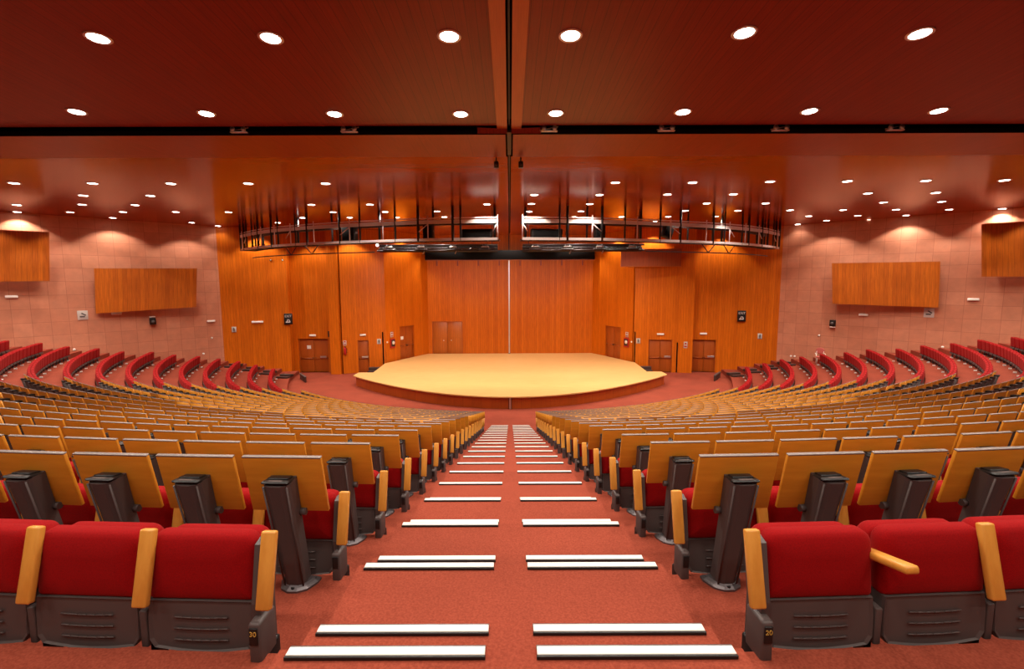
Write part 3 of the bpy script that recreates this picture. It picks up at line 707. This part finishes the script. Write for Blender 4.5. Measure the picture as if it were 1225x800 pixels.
t = thing('rigging_speaker', 'tilted black loudspeaker hanging from the right catwalk', 'loudspeaker', (8.0, 25.0, ZB + .06), .36, 'black loudspeakers on the rigging')
Rt = Matrix.Rotation(radians(18), 3, 'Y')
part('cabinet', t, None, lambda b: b.box((0, 0, .44), (.52, .32, .66), 'black', Rt, .03))
part('grille', t, None, lambda b: b.box((0, -.164, .44), (.45, .016, .56), 'dark_void', Rt, .005))
part('clamp', t, None, lambda b: (b.box((.16, 0, .80), (.16, .12, .08), 'rail_metal', Rt, .01), b.tube((.17, 0, .80), (.17, 0, .98), .02, 'rail_metal', 6)))
# lighting battens under the catwalks
for sd, nm in ((-1, 'left'), (1, 'right')):
    xa, xc = (-6.9, -.62) if sd < 0 else (.68, 7.0)
    zb = EYE + 1.70; yb = 25.6
    t = thing('lighting_batten', f'dark lighting batten hung under the {nm} catwalk', 'lighting batten', (0, 0, 0))
    for nm2, y, z in (('upper_tube', yb, zb + .16), ('lower_tube', yb, zb - .12), ('rear_tube', yb + .4, zb + .02)):
        part(nm2, t, None, lambda b: b.tube((xa, y, z), (xc, y, z), .05, 'steel_dark', 10))
    part('lattice', t, None, lambda b: [b.tube((xa + (xc - xa) * i / 16, yb, zb + (.16 if i % 2 else -.12)), (xa + (xc - xa) * (i + 1) / 16, yb, zb + (-.12 if i % 2 else .16)), .018, 'steel_dark', 6) for i in range(16)])
    part('masking_board', t, None, lambda b: b.box(((xa + xc) / 2, yb + .5, zb + .0), (xc - xa, .04, .34), 'black', bev=.01))
    for q in (xa + .3, xc - .3): part('drop_wire', t, None, lambda b: b.tube((q, yb, zb + .2), (q, yb, CEIL - .002), .02, 'steel_dark', 6))
    for i in range(4):
        x = (xa + .65 + (xc - xa - 1.3) * i / 3)
        lp = thing('stage_luminaire', f'flat stage light on the {nm} batten, {ordn(i + 1) if sd > 0 else ordn(4 - i)} from the track', 'stage light', (x, yb - .10, zb - .10), 0, 'stage lights on the battens')
        part('housing', lp, None, lambda b: b.box((0, 0, .02), (.62, .30, .08), 'steel_dark', Matrix.Rotation(radians(12), 3, 'X'), .02))
        part('reflector', lp, None, lambda b: b.box((0, -.05, .14), (.40, .16, .04), 'tray', Matrix.Rotation(radians(-25), 3, 'X'), .015))
        part('clamp', lp, None, lambda b: (b.tube((-.12, 0, .05), (-.12, .02, .28), .018, 'grey_metal', 6), b.tube((.12, 0, .05), (.12, .02, .28), .018, 'grey_metal', 6)))
        if i in (1, 2): part('bracket', lp, None, lambda b: b.tube((.18, -.05, -.02), (.10, -.10, -.20), .025, 'alu', 8))
t = thing('batten_spot', 'tiny lit lamp at the outer end of the left batten', 'spotlight', (-6.85, 25.45, EYE + 1.86))
part('body', t, None, lambda b: b.lathe([(0, 0), (.05, 0), (.08, -.16), (.08, -.2)], (0, .2, 0), 'black', 12, (0, 1, 0)))
part('lens', t, None, lambda b: b.lathe([(0, 0), (.075, 0), (.06, .02), (0, .03)], (0, .0, 0), 'lens_small', 12, (0, -1, 0)))
# spots that wash the stage and the back walls
for x in (-5.2, -1.9, 1.9, 5.2): spot(x, 26.1, EYE + 1.5, 1500, 130, .6, .15, rx=radians(42))
for x, y in ((4.95, 37.0), (9.6, 32.75), (14.0, 32.2), (-4.9, 37.0), (-16.2, 31.5), (7.3, 35.1), (-7.3, 35.1), (0, 36.6), (-13.4, 32.3), (-10.4, 32.3)): spot(x, y, CEIL - .06, 900, 105, .45, .1)

# ------------------------------------------------------------------ seats and desks: the two repeated things
def f_backrest(b, seg=5):
    pillow(b, 'red', .478, .288, .586, [(-.010, .10), (-.006, .06), (.004, .026), (.014, .010), (.030, 0), (.072, 0), (.088, .012), (.094, .05)], .058, .022, .10, seg)
def f_shell(b, seg=4):
    top, bot = .448, .215
    out = [(.222, top), (-.222, top), (-.228, .37), (-.226, .27), (-.205, .236)] + [(-.205 + .41 * i / 6, .236 - .020 * sin(pi * i / 6)) for i in range(1, 6)] + [(.205, .236), (.226, .27), (.228, .37)]
    rings = []
    for y, s_ in ((.012, .93), (.004, .985), (.016, 1.0), (.085, 1.0), (.10, .96)):
        rings.append([(x * s_ * 1.045, y + (z - .45) * .06, .325 + (z - .325) * s_) for x, z in out])
    b.loft(rings, 'plastic', flip=True, smooth=False)
def f_ridges(b):
    for z in (.375, .325, .275):
        pts = [(-.12 + .24 * i / 6, .004 + (z - .45) * .06, z - .004 * sin(pi * i / 6)) for i in range(7)]
        for p, q in zip(pts, pts[1:]): b.tube(p, q, .004, 'plastic', 6)
def f_cushion(b, seg=5):
    pillow(b, 'red', .474, .45, .478, [(.098, .04), (.104, .008), (.12, 0), (.16, 0), (.185, .012), (.198, .04), (.204, .11)], .07, .05, .10, seg)
def f_pan(b):
    b.box((0, .150, .225), (.42, .10, .07), 'plastic', bev=.015)
def f_arm(b, x):                                       # folded board that leans towards the aisle above
    R_ = Matrix.Rotation(radians(-15), 3, 'X')
    b.box((x - .036 * (1 if x > 0 else -1), -.010, .606), (.064, .034, .318), 'arm_wood', R_, .009)
def f_armx(b, x): b.box((x, -.010, .606), (.064, .034, .318), 'arm_wood', Matrix.Rotation(radians(-15), 3, 'X'), .009)
def f_std(b, x):
    b.box((x, .045, .315), (.032, .10, .17), 'plastic', bev=.006); b.box((x, .075, .12), (.032, .06, .26), 'black'); b.box((x, .10, .014), (.09, .18, .028), 'black', bev=.006)
def f_end(b, x, sd):                                   # dark side cheek at the aisle end of a row
    P = [(-.02, .30), (-.03, .46), (.02, .70), (.075, .715), (.12, .58), (.09, .44), (.09, .22), (-.02, .22)]
    rings = [[(x + sd * (.008 + o), y, z) for y, z in P] for o in (-.018, .018)]
    b.loft(rings, 'plastic', smooth=False, flip=sd < 0)
    b.box((x + sd * .022, -.015, .315), (.052, .13, .19), 'plastic', bev=.012)
    b.box((x + sd * .022, .03, .12), (.05, .10, .26), 'black', bev=.01)
HALF = PITCH / 2
def near_seat(name, label, loc, rot, grp, sd, first, arm='up', number=None):
    """sd = +1: aisle on the -x side ; -1: aisle on the +x side"""
    t = thing(name, label, 'seat', loc, rot, grp)
    for nm in ('backrest', 'back_shell', 'seat_cushion', 'seat_pan', 'armrest' if sd > 0 else 'armrest_m', 'standard' if sd > 0 else 'standard_m'):
        if nm.startswith('armrest') and arm != 'up': continue
        o = bpy.data.objects.new(nm.replace('_m', ''), PART[nm]); COL.objects.link(o); o.parent = t
    if arm == 'down':
        part('armrest', t, None, lambda b: b.box((sd * (HALF - .01), -.03, .640), (.062, .26, .036), 'arm_wood', Matrix.Rotation(radians(-14), 3, 'X') @ Matrix.Identity(3), .012))
    if first:
        o = bpy.data.objects.new('armrest', PART['arm_end_m' if sd > 0 else 'arm_end']); COL.objects.link(o); o.parent = t
        o = bpy.data.objects.new('end_standard', PART['end_m' if sd > 0 else 'end']); COL.objects.link(o); o.parent = t
        pl = bpy.data.objects.new('number_plate', PART['plate_m' if sd > 0 else 'plate']); COL.objects.link(pl); pl.parent = o
        if number:
            x = (-HALF - .022) * sd
            addtext('numeral', pl, number, .030, 'gold', Matrix.Translation((x, -.0872, .368)) @ Matrix.Rotation(pi / 2, 4, 'X'), .001)
    return t
def mk_mesh(name, *fns):
    b = MB()
    for f in fns: f(b)
    return b.mesh(name)
PART = dict(backrest=mk_mesh('backrest', f_backrest), back_shell=mk_mesh('back_shell', f_shell, f_ridges), seat_cushion=mk_mesh('seat_cushion', f_cushion),
            seat_pan=mk_mesh('seat_pan', f_pan), armrest=mk_mesh('armrest', lambda b: f_arm(b, HALF)), armrest_m=mk_mesh('armrest', lambda b: f_arm(b, -HALF)), arm_end=mk_mesh('armrest', lambda b: f_armx(b, HALF + .054)), arm_end_m=mk_mesh('armrest', lambda b: f_armx(b, -HALF - .054)),
            standard=mk_mesh('standard', lambda b: f_std(b, HALF)), standard_m=mk_mesh('standard', lambda b: f_std(b, -HALF)),
            end=mk_mesh('end_standard', lambda b: f_end(b, HALF, 1)), end_m=mk_mesh('end_standard', lambda b: f_end(b, -HALF, -1)),
            plate=mk_mesh('number_plate', lambda b: b.box((HALF + .022, -.083, .355), (.036, .006, .075), 'black', bev=.002)),
            plate_m=mk_mesh('number_plate', lambda b: b.box((-HALF - .022, -.083, .355), (.036, .006, .075), 'black', bev=.002)))
def far_seat_fn(sd, first, foot=False, plain=False):
    def g(b):
        pillow(b, 'red', .47, .300, .578, [(.0, .04), (.012, .006), (.08, .0), (.094, .03)], .06, .02, .10, 2)
        b.box((0, .05, .322), (.455, .08, .21), 'plastic')
        pillow(b, 'red', .495, .47, .488, [(.098, .02), (.12, 0), (.18, .0), (.202, .05)], .05, .04, .10, 2)
        b.box((0, .150, .225), (.42, .10, .07), 'plastic')
        b.box((sd * HALF, .055, .23), (.026, .07, .46), 'plastic')
        if not plain: b.box((sd * (HALF - .036), -.010, .606), (.064, .034, .318), 'arm_wood', Matrix.Rotation(radians(-15), 3, 'X'))
        if foot: b.box((sd * HALF, .24, .03), (.07, .10, .05), 'white')
        if first:
            b.box((-sd * (HALF + .050), -.010, .606), (.064, .034, .318), 'arm_wood', Matrix.Rotation(radians(-15), 3, 'X'))
            b.box((-sd * (HALF + .008), .05, .46), (.036, .10, .48), 'plastic'); b.box((-sd * (HALF + .022), .0, .30), (.05, .13, .24), 'plastic')
    return g
FARS = {(sd, fi, ft, w): mk_mesh('seat', far_seat_fn(sd, fi, ft, w)) for sd in (1, -1) for fi in (True, False) for ft in (True, False) for w in (True, False)}

LEANY = -.16 / .73
def d_post(b):
    prof = lambda w, dp: [(-w / 2, dp / 2), (-w / 2, -dp * .15), (-w * .42, -dp * .36), (-w * .22, -dp * .48), (w * .22, -dp * .48), (w * .42, -dp * .36), (w / 2, -dp * .15), (w / 2, dp / 2)]
    rings = []
    for z, w, dp in ((.012, .118, .105), (.10, .120, .107), (.55, .140, .112), (.715, .148, .116)):
        rings.append([(x, y + LEANY * z, z + (y * .18 if z > .6 else 0)) for x, y in prof(w, dp)])
    b.loft(rings, 'plastic', smooth=False)
    for s_ in (-1, 1): b.tube((s_ * .055, -.045 + LEANY * .03, .03), (s_ * .066, -.048 + LEANY * .70, .70), .006, 'plastic', 5)
def d_cap(b):
    z = .725; y = LEANY * z
    b.box((0, y + .004, z - .004), (.149, .112, .016), 'black', Matrix.Rotation(radians(-6), 3, 'X'), .008)
    b.box((0, y + .02, z + .006), (.12, .06, .010), 'black', Matrix.Rotation(radians(-6), 3, 'X'), .005)
    b.box((0, y - .036, z + .004), (.08, .024, .014), 'plastic', Matrix.Rotation(radians(-6), 3, 'X'), .004)
def d_base(b):
    P = [(-.115, .06), (-.115, .02), (-.08, -.055), (-.03, -.085), (.03, -.085), (.08, -.055), (.115, .02), (.115, .06)]
    b.loft([[(x * s_, y * s_, z) for x, y in P] for s_, z in ((1, 0), (1, .012), (.86, .024), (.7, .034))], 'grey_metal', smooth=False)
    for x, y in ((-.085, .03), (.085, .03), (0, -.068)): b.lathe([(0, 0), (.012, 0), (.012, .01), (0, .01)], (x, y, .018), 'black', 8)
PANR = Matrix.Rotation(math.atan(-LEANY), 3, 'X')
PC0 = Vector((0, .072 + LEANY * .655, .665))
def d_panel(b): b.box(PC0, (.452, .022, .352), 'desk_wood', PANR, .004)
def d_edge(b): b.box(PC0 + PANR @ Vector((0, 0, .179)), (.452, .024, .008), 'edge_metal', PANR, .002)
def d_knob(b, s_):
    b.tube((s_ * .066, .05 + LEANY * .50, .495), (s_ * .100, .05 + LEANY * .50, .495), .021, 'plastic', 10); b.tube((s_ * .06, .045 + LEANY * .50, .48), (s_ * .09, .06 + LEANY * .5, .50), .012, 'black', 6)
    b.tube((-s_ * .088, .05 + LEANY * .50, .495), (s_ * .07, .05 + LEANY * .50, .495), .015, 'plastic', 8)
DPART = dict(post=mk_mesh('post', d_post), post_cap=mk_mesh('post_cap', d_cap), base_plate=mk_mesh('base_plate', d_base), desk_panel=mk_mesh('desk_panel', d_panel),
             panel_edge=mk_mesh('panel_edge', d_edge), knob=mk_mesh('hinge_knob', lambda b: d_knob(b, 1)), knob_m=mk_mesh('hinge_knob', lambda b: d_knob(b, -1)))
def near_desk(label, loc, rot, grp, sd):
    t = thing('writing_desk', label, 'desk', loc, rot, grp)
    for nm in ('post', 'base_plate', 'desk_panel', 'hinge_knob'):
        o = bpy.data.objects.new(nm, DPART['knob_m' if sd > 0 else 'knob'] if nm == 'hinge_knob' else DPART[nm]); COL.objects.link(o); o.parent = t
        if nm == 'post': s_ = 'post_cap'
        elif nm == 'desk_panel': s_ = 'panel_edge'
        else: continue
        c = bpy.data.objects.new(s_, DPART[s_]); COL.objects.link(c); c.parent = o
def far_desk_fn(b):
    rings = [[(x * w, y + LEANY * z, z) for x, y in ((-.5, .055), (-.5, -.02), (-.25, -.055), (.25, -.055), (.5, -.02), (.5, .055))] for z, w in ((0, .12), (.715, .148))]
    b.loft(rings, 'plastic', smooth=False)
    b.box((0, LEANY * .725, .725), (.156, .126, .026), 'black', Matrix.Rotation(radians(-6), 3, 'X'))
    b.box((0, LEANY * .02, .01), (.21, .13, .02), 'grey_metal')
    d_panel_simple(b)
def d_panel_simple(b):
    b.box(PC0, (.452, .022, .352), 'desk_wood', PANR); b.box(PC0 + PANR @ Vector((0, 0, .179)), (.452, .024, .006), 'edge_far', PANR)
FARD = mk_mesh('writing_desk', far_desk_fn)

# layout of all places
CP, SP = cos(radians(6.3)), sin(radians(6.3))
def px(x, y, z):                                       # where a point falls in the frame: decides only which far places lie outside it
    zc = y * CP - (z - EYE) * SP
    if zc < .3: return (9999, 9999, zc)
    return (610 + 580 * x / zc, 400 - 580 * (y * SP + (z - EYE) * CP) / zc, zc)
AZ_END = {9: 65.2, 10: 65.9, 11: 67.0, 12: 68.1, 13: 68.9, 14: 71.0, 15: 72.2, 16: 73.4, 17: 74.9, 18: 74.4, 19: 73.5, 20: 72.4}
def az_end(k): return radians(AZ_END.get(k, 65.2 - .9 * (9 - k)))
def az_gap(k): return radians(38.2 + max(0, k - 11) * .45)   # beyond this the seats have no desks
SEATS, DESKS = [], []
for k in range(2, 21):
    for sd in (-1, 1):
        r0 = rho(k); n = 0; gap = False; w = 0; az = 1.345 / r0
        while True:
            if not gap and az > az_gap(k): gap = True
            if az > az_end(k) - .25 / r0: break
            x, y = arc(k, sd * az); u, v = arc(k, sd * az - .002), arc(k, sd * az + .002); face = atan2(v[1] - u[1], v[0] - u[0])
            wing = gap
            if wing: w += 1
            else: n += 1
            q = px(x, y, zt(k) + .6)
            if -420 < q[0] < 1640 and y > .8:
                SEATS.append((k, sd, n if not wing else w, wing, x, y, face, q[2]))
            xd, yd = arc(k, sd * (az - .03 / r0), -.795); q = px(xd, yd, zt(k) + .6)
            if -420 < q[0] < 1640 and yd > .8 and not wing:
                DESKS.append((k, sd, n if not wing else w, wing, xd, yd, sd * az, q[2]))
            az += PITCH / rho(k, az)
def unpack(t):                                         # row:side:wing:places - the places that show largest, built one by one
    out = set()
    for e in t.split():
        k, sd, w, r = e.split(':')
        for q in r.split(','):
            a = q.split('-'); out |= {(int(k), int(sd), i, int(w)) for i in range(int(a[0]), int(a[-1]) + 1)}
    return out
PICK_S = unpack("2:-1:0:1-3 2:1:0:1-3 3:-1:0:1-5 3:1:0:1-5 4:-1:0:1,6 4:1:0:1,6 5:-1:0:1 5:1:0:1 6:-1:0:1 6:1:0:1 7:-1:0:1 7:1:0:1 8:-1:0:1 8:1:0:1 9:-1:0:1 9:-1:1:23-24 9:1:0:1 9:1:1:22-24 10:-1:0:1 10:-1:1:12-24 10:1:0:1 10:1:1:10-24 11:-1:0:1 11:-1:1:10-23 11:1:0:1 11:1:1:9-23 12:-1:0:1 12:-1:1:6-7,11-23 12:1:0:1 12:1:1:12-23 13:-1:0:1 13:-1:1:5-7,12-22 13:1:0:1 13:1:1:5-7,13-22 14:-1:0:1 14:-1:1:4-8,13-23 14:1:0:1 14:1:1:4-8,13-23 15:-1:0:1 15:-1:1:4-8,14-22 15:1:0:1 15:1:1:4-8,14-22 16:-1:0:1 16:-1:1:4-8,15-22 16:1:0:1 16:1:1:4-8,15-22 17:-1:0:1 17:-1:1:4-8,16-21 17:1:0:1 17:1:1:4-8,16,18-21 18:-1:0:1 18:-1:1:4-7,16,18-20 18:1:0:1 18:1:1:4-6,8,17-20 19:-1:1:4-6,18 19:1:0:1 19:1:1:5-7,16,18 20:-1:1:6 20:1:1:5-6")
PICK_D = unpack("2:-1:0:1-5 2:1:0:1-5 3:-1:0:1-7 3:1:0:1-7 4:-1:0:1-9 4:1:0:1-9 5:-1:0:1-11 5:1:0:1-12 6:-1:0:1-14 6:1:0:1-14 7:-1:0:1-17 7:1:0:1-18 8:-1:0:1-21 8:1:0:1-21 9:-1:0:1,3-27 9:1:0:1-27 10:-1:0:1,9-30 10:1:0:1,9-30 11:-1:0:1,17-28 11:1:0:1,18-29 12:-1:0:1,21 12:1:0:1,23,25")
SN = {-1: 'left', 1: 'right'}
def seat_label(k, sd, i, wing):
    if wing: return f'red seat without desk, {ordn(i)} past the last desk in the {ordn(k - 1)} row, {SN[sd]} wing'
    return f'red tip-up seat, {ordn(i)} from the middle aisle in the {ordn(k - 1)} row, {SN[sd]} block'
def desk_label(k, sd, i, wing):
    if wing: return f'wooden desk on dark post, {ordn(i)} from the side aisle in the {ordn(k - 1)} row, {SN[sd]} wing'
    return f'wooden desk on dark post, {ordn(i)} from the middle aisle in the {ordn(k - 1)} row, {SN[sd]} block'
def merged(name, items, label, cat):
    """one mesh holding every place that is too far or too hidden to be counted"""
    V, LO, LS, MI, mats = [], [], [], [], []
    vo = lo = 0
    for me, mtx in items:
        if not hasattr(merged, 'c'): merged.c = {}
        if me.name not in merged.c:
            v = np.empty(len(me.vertices) * 3, np.float32); me.vertices.foreach_get('co', v)
            l = np.empty(len(me.loops), np.int32); me.loops.foreach_get('vertex_index', l)
            st = np.empty(len(me.polygons), np.int32); me.polygons.foreach_get('loop_start', st)
            mi = np.empty(len(me.polygons), np.int32); me.polygons.foreach_get('material_index', mi)
            merged.c[me.name] = (v.reshape(-1, 3), l, st, mi, [m.name for m in me.materials])
        v, l, st, mi, mn = merged.c[me.name]
        for q in mn:
            if q not in mats: mats.append(q)
        mp = np.array([mats.index(q) for q in mn], np.int32)
        m = np.array(mtx, np.float32)
        V.append(v @ m[:3, :3].T + m[:3, 3]); LO.append(l + vo); LS.append(st + lo); MI.append(mp[mi]); vo += len(v); lo += len(l)
    V = np.concatenate(V); LO = np.concatenate(LO); LS = np.concatenate(LS); MI = np.concatenate(MI)
    me = bpy.data.meshes.new(name); me.vertices.add(len(V)); me.vertices.foreach_set('co', V.ravel())
    me.loops.add(len(LO)); me.loops.foreach_set('vertex_index', LO); me.polygons.add(len(LS)); me.polygons.foreach_set('loop_start', LS)
    for q in mats: me.materials.append(bpy.data.materials[q])
    me.polygons.foreach_set('material_index', MI); me.update(calc_edges=True); me.validate()
    o = bpy.data.objects.new(name, me); COL.objects.link(o); tag(o, label, cat, None, 'stuff'); return o
NUMB = {(2, -1): '30', (2, 1): '20'}
rest = []
for (k, sd, i, wing, x, y, az, zc) in SEATS:
    key = (k, sd, i, int(wing)); first = i == 1 and not wing
    loc = (x, y, zt(k))
    foot = wing and (i % 2 == 0)
    if key in PICK_S:
        grp = f'red seats in the {SN[sd]} ' + ('wing' if wing else 'block')
        if zc < 9.5 and not wing:
            near_seat('tip_up_seat', seat_label(k, sd, i, wing), loc, az, grp, sd, first, 'down' if (k, sd, i) == (2, 1, 1) else 'up', NUMB.get((k, sd)))
        else:
            o = bpy.data.objects.new('tip_up_seat', FARS[(sd, first, foot, wing)]); COL.objects.link(o); o.location = loc; o.rotation_euler = (0, 0, az)
            tag(o, seat_label(k, sd, i, wing), 'seat', grp)
    else:
        rest.append((FARS[(sd, first, foot, wing)], Matrix.Translation(loc) @ Matrix.Rotation(az, 4, 'Z')))
if rest: merged('seat_rows', rest, 'remaining red tip-up seats mostly hidden behind the desks of the rows', 'seats')
rest = []
for (k, sd, i, wing, x, y, az, zc) in DESKS:
    key = (k, sd, i, int(wing)); loc = (x, y, zt(k))
    if key in PICK_D:
        grp = f'writing desks in the {SN[sd]} ' + ('wing' if wing else 'block')
        if zc < 9.5: near_desk(desk_label(k, sd, i, wing), loc, az, grp, sd)
        else:
            o = bpy.data.objects.new('writing_desk', FARD); COL.objects.link(o); o.location = loc; o.rotation_euler = (0, 0, az)
            tag(o, desk_label(k, sd, i, wing), 'desk', grp)
    else: rest.append((FARD, Matrix.Translation(loc) @ Matrix.Rotation(az, 4, 'Z')))
if rest: merged('desk_rows', rest, 'remaining wooden writing desks standing far off in the rows', 'desks')

# dark step edges of the side aisles by the wood walls, and the dark end panels of the first row
for k in (17, 18, 19, 20):
    for sd, nm in ((-1, 'left'), (1, 'right')):
        for j in (0, 1):
            x, y = arc(k, sd * (az_end(k) + radians(.6)), -.1)
            x -= sd * .42; y += .25 + .52 * j; z = zt(k) if j == 0 else zt(k)
            t = thing('side_step', f'dark step at the {nm} wall end of the {ordn(k - 1)} row, {"upper" if j == 0 else "lower"} of two', 'side step', (x, y, z), sd * radians(10), 'dark side aisle steps')
            part('tread', t, None, lambda b: b.box((0, 0, .05 + .03 * j), (.80, .30, .10 + .06 * j), 'step_dark', bev=.01))
            part('nosing', t, None, lambda b: b.box((0, -.13, .11 + .06 * j), (.80, .05, .02), 'grey_metal', bev=.004))
for sd, nm in ((-1, 'left'), (1, 'right')):
    az = az_end(20) + radians(1.0); x, y = arc(20, sd * az, -1.75)
    t = thing('front_barrier', f'low dark barrier at the {nm} end of the row closest to the stage', 'barrier', (x, y, 0), sd * az * .75)
    part('barrier_panel', t, None, lambda b: b.box((0, 0, .17), (1.5, .08, .34), 'step_dark', bev=.01))
    part('barrier_cap', t, None, lambda b: b.box((0, 0, .36), (1.54, .12, .04), 'plastic', bev=.008))

# pink chair in the right wing
x, y, z = 19.0, 29.35, zt(16)
t = thing('usher_chair', 'faded pink chair with round back standing alone by the right stone wall', 'chair', (x, y, z), radians(-25))
part('seat', t, None, lambda b: b.box((0, 0, .46), (.46, .44, .06), 'pinkred', bev=.025))
part('backrest', t, None, lambda b: b.loft([[(.24 * s_ * cos(2 * pi * i / 20), yy, .82 + .19 * s_ * sin(2 * pi * i / 20)) for i in range(20)] for yy, s_ in ((.17, .8), (.18, 1), (.22, 1), (.235, .8))], 'pinkred'))
for dx, dy in ((-.2, -.19), (.2, -.19), (-.2, .2), (.2, .2)):
    part('leg', t, None, lambda b: b.tube((dx, dy, 0), (dx * .9, dy * .9, .45 if dy < 0 else .80), .015, 'cream', 8))
for dx in (-.25, .25):
    part('armrest', t, None, lambda b: (b.tube((dx, -.19, .62), (dx, .2, .66), .018, 'cream', 8), b.tube((dx, -.19, .44), (dx, -.19, .62), .013, 'cream', 8)))

# ------------------------------------------------------------------ camera, world, output
cam = bpy.data.cameras.new('camera'); co = bpy.data.objects.new('camera', cam); COL.objects.link(co)
cam.sensor_fit = 'HORIZONTAL'; cam.sensor_width = 36; cam.lens = 36 * 580 / 1225; cam.clip_end = 200; cam.clip_start = .05
cam.shift_x = 2.5 / 1225
co.rotation_mode = 'QUATERNION'
co.rotation_quaternion = (Matrix.Rotation(radians(90 - 6.3), 3, 'X') @ Matrix.Rotation(-.0035, 3, 'Z')).to_quaternion()
co.location = (0, 0, EYE); SC.camera = co
wd = bpy.data.worlds.new('world'); SC.world = wd; wd.use_nodes = True
wd.node_tree.nodes['Background'].inputs[0].default_value = (0, 0, 0, 1)
SC.view_settings.view_transform = 'Standard'; SC.view_settings.look = 'None'; SC.view_settings.gamma = 1
SC.view_settings.use_curve_mapping = False
SC.view_settings.exposure = -0.75
SC.cycles.use_denoising = True
SC.cycles.max_bounces = 7; SC.cycles.diffuse_bounces = 5; SC.cycles.glossy_bounces = 3
SC.cycles.use_light_tree = True
SC.cycles.sample_clamp_indirect = 6
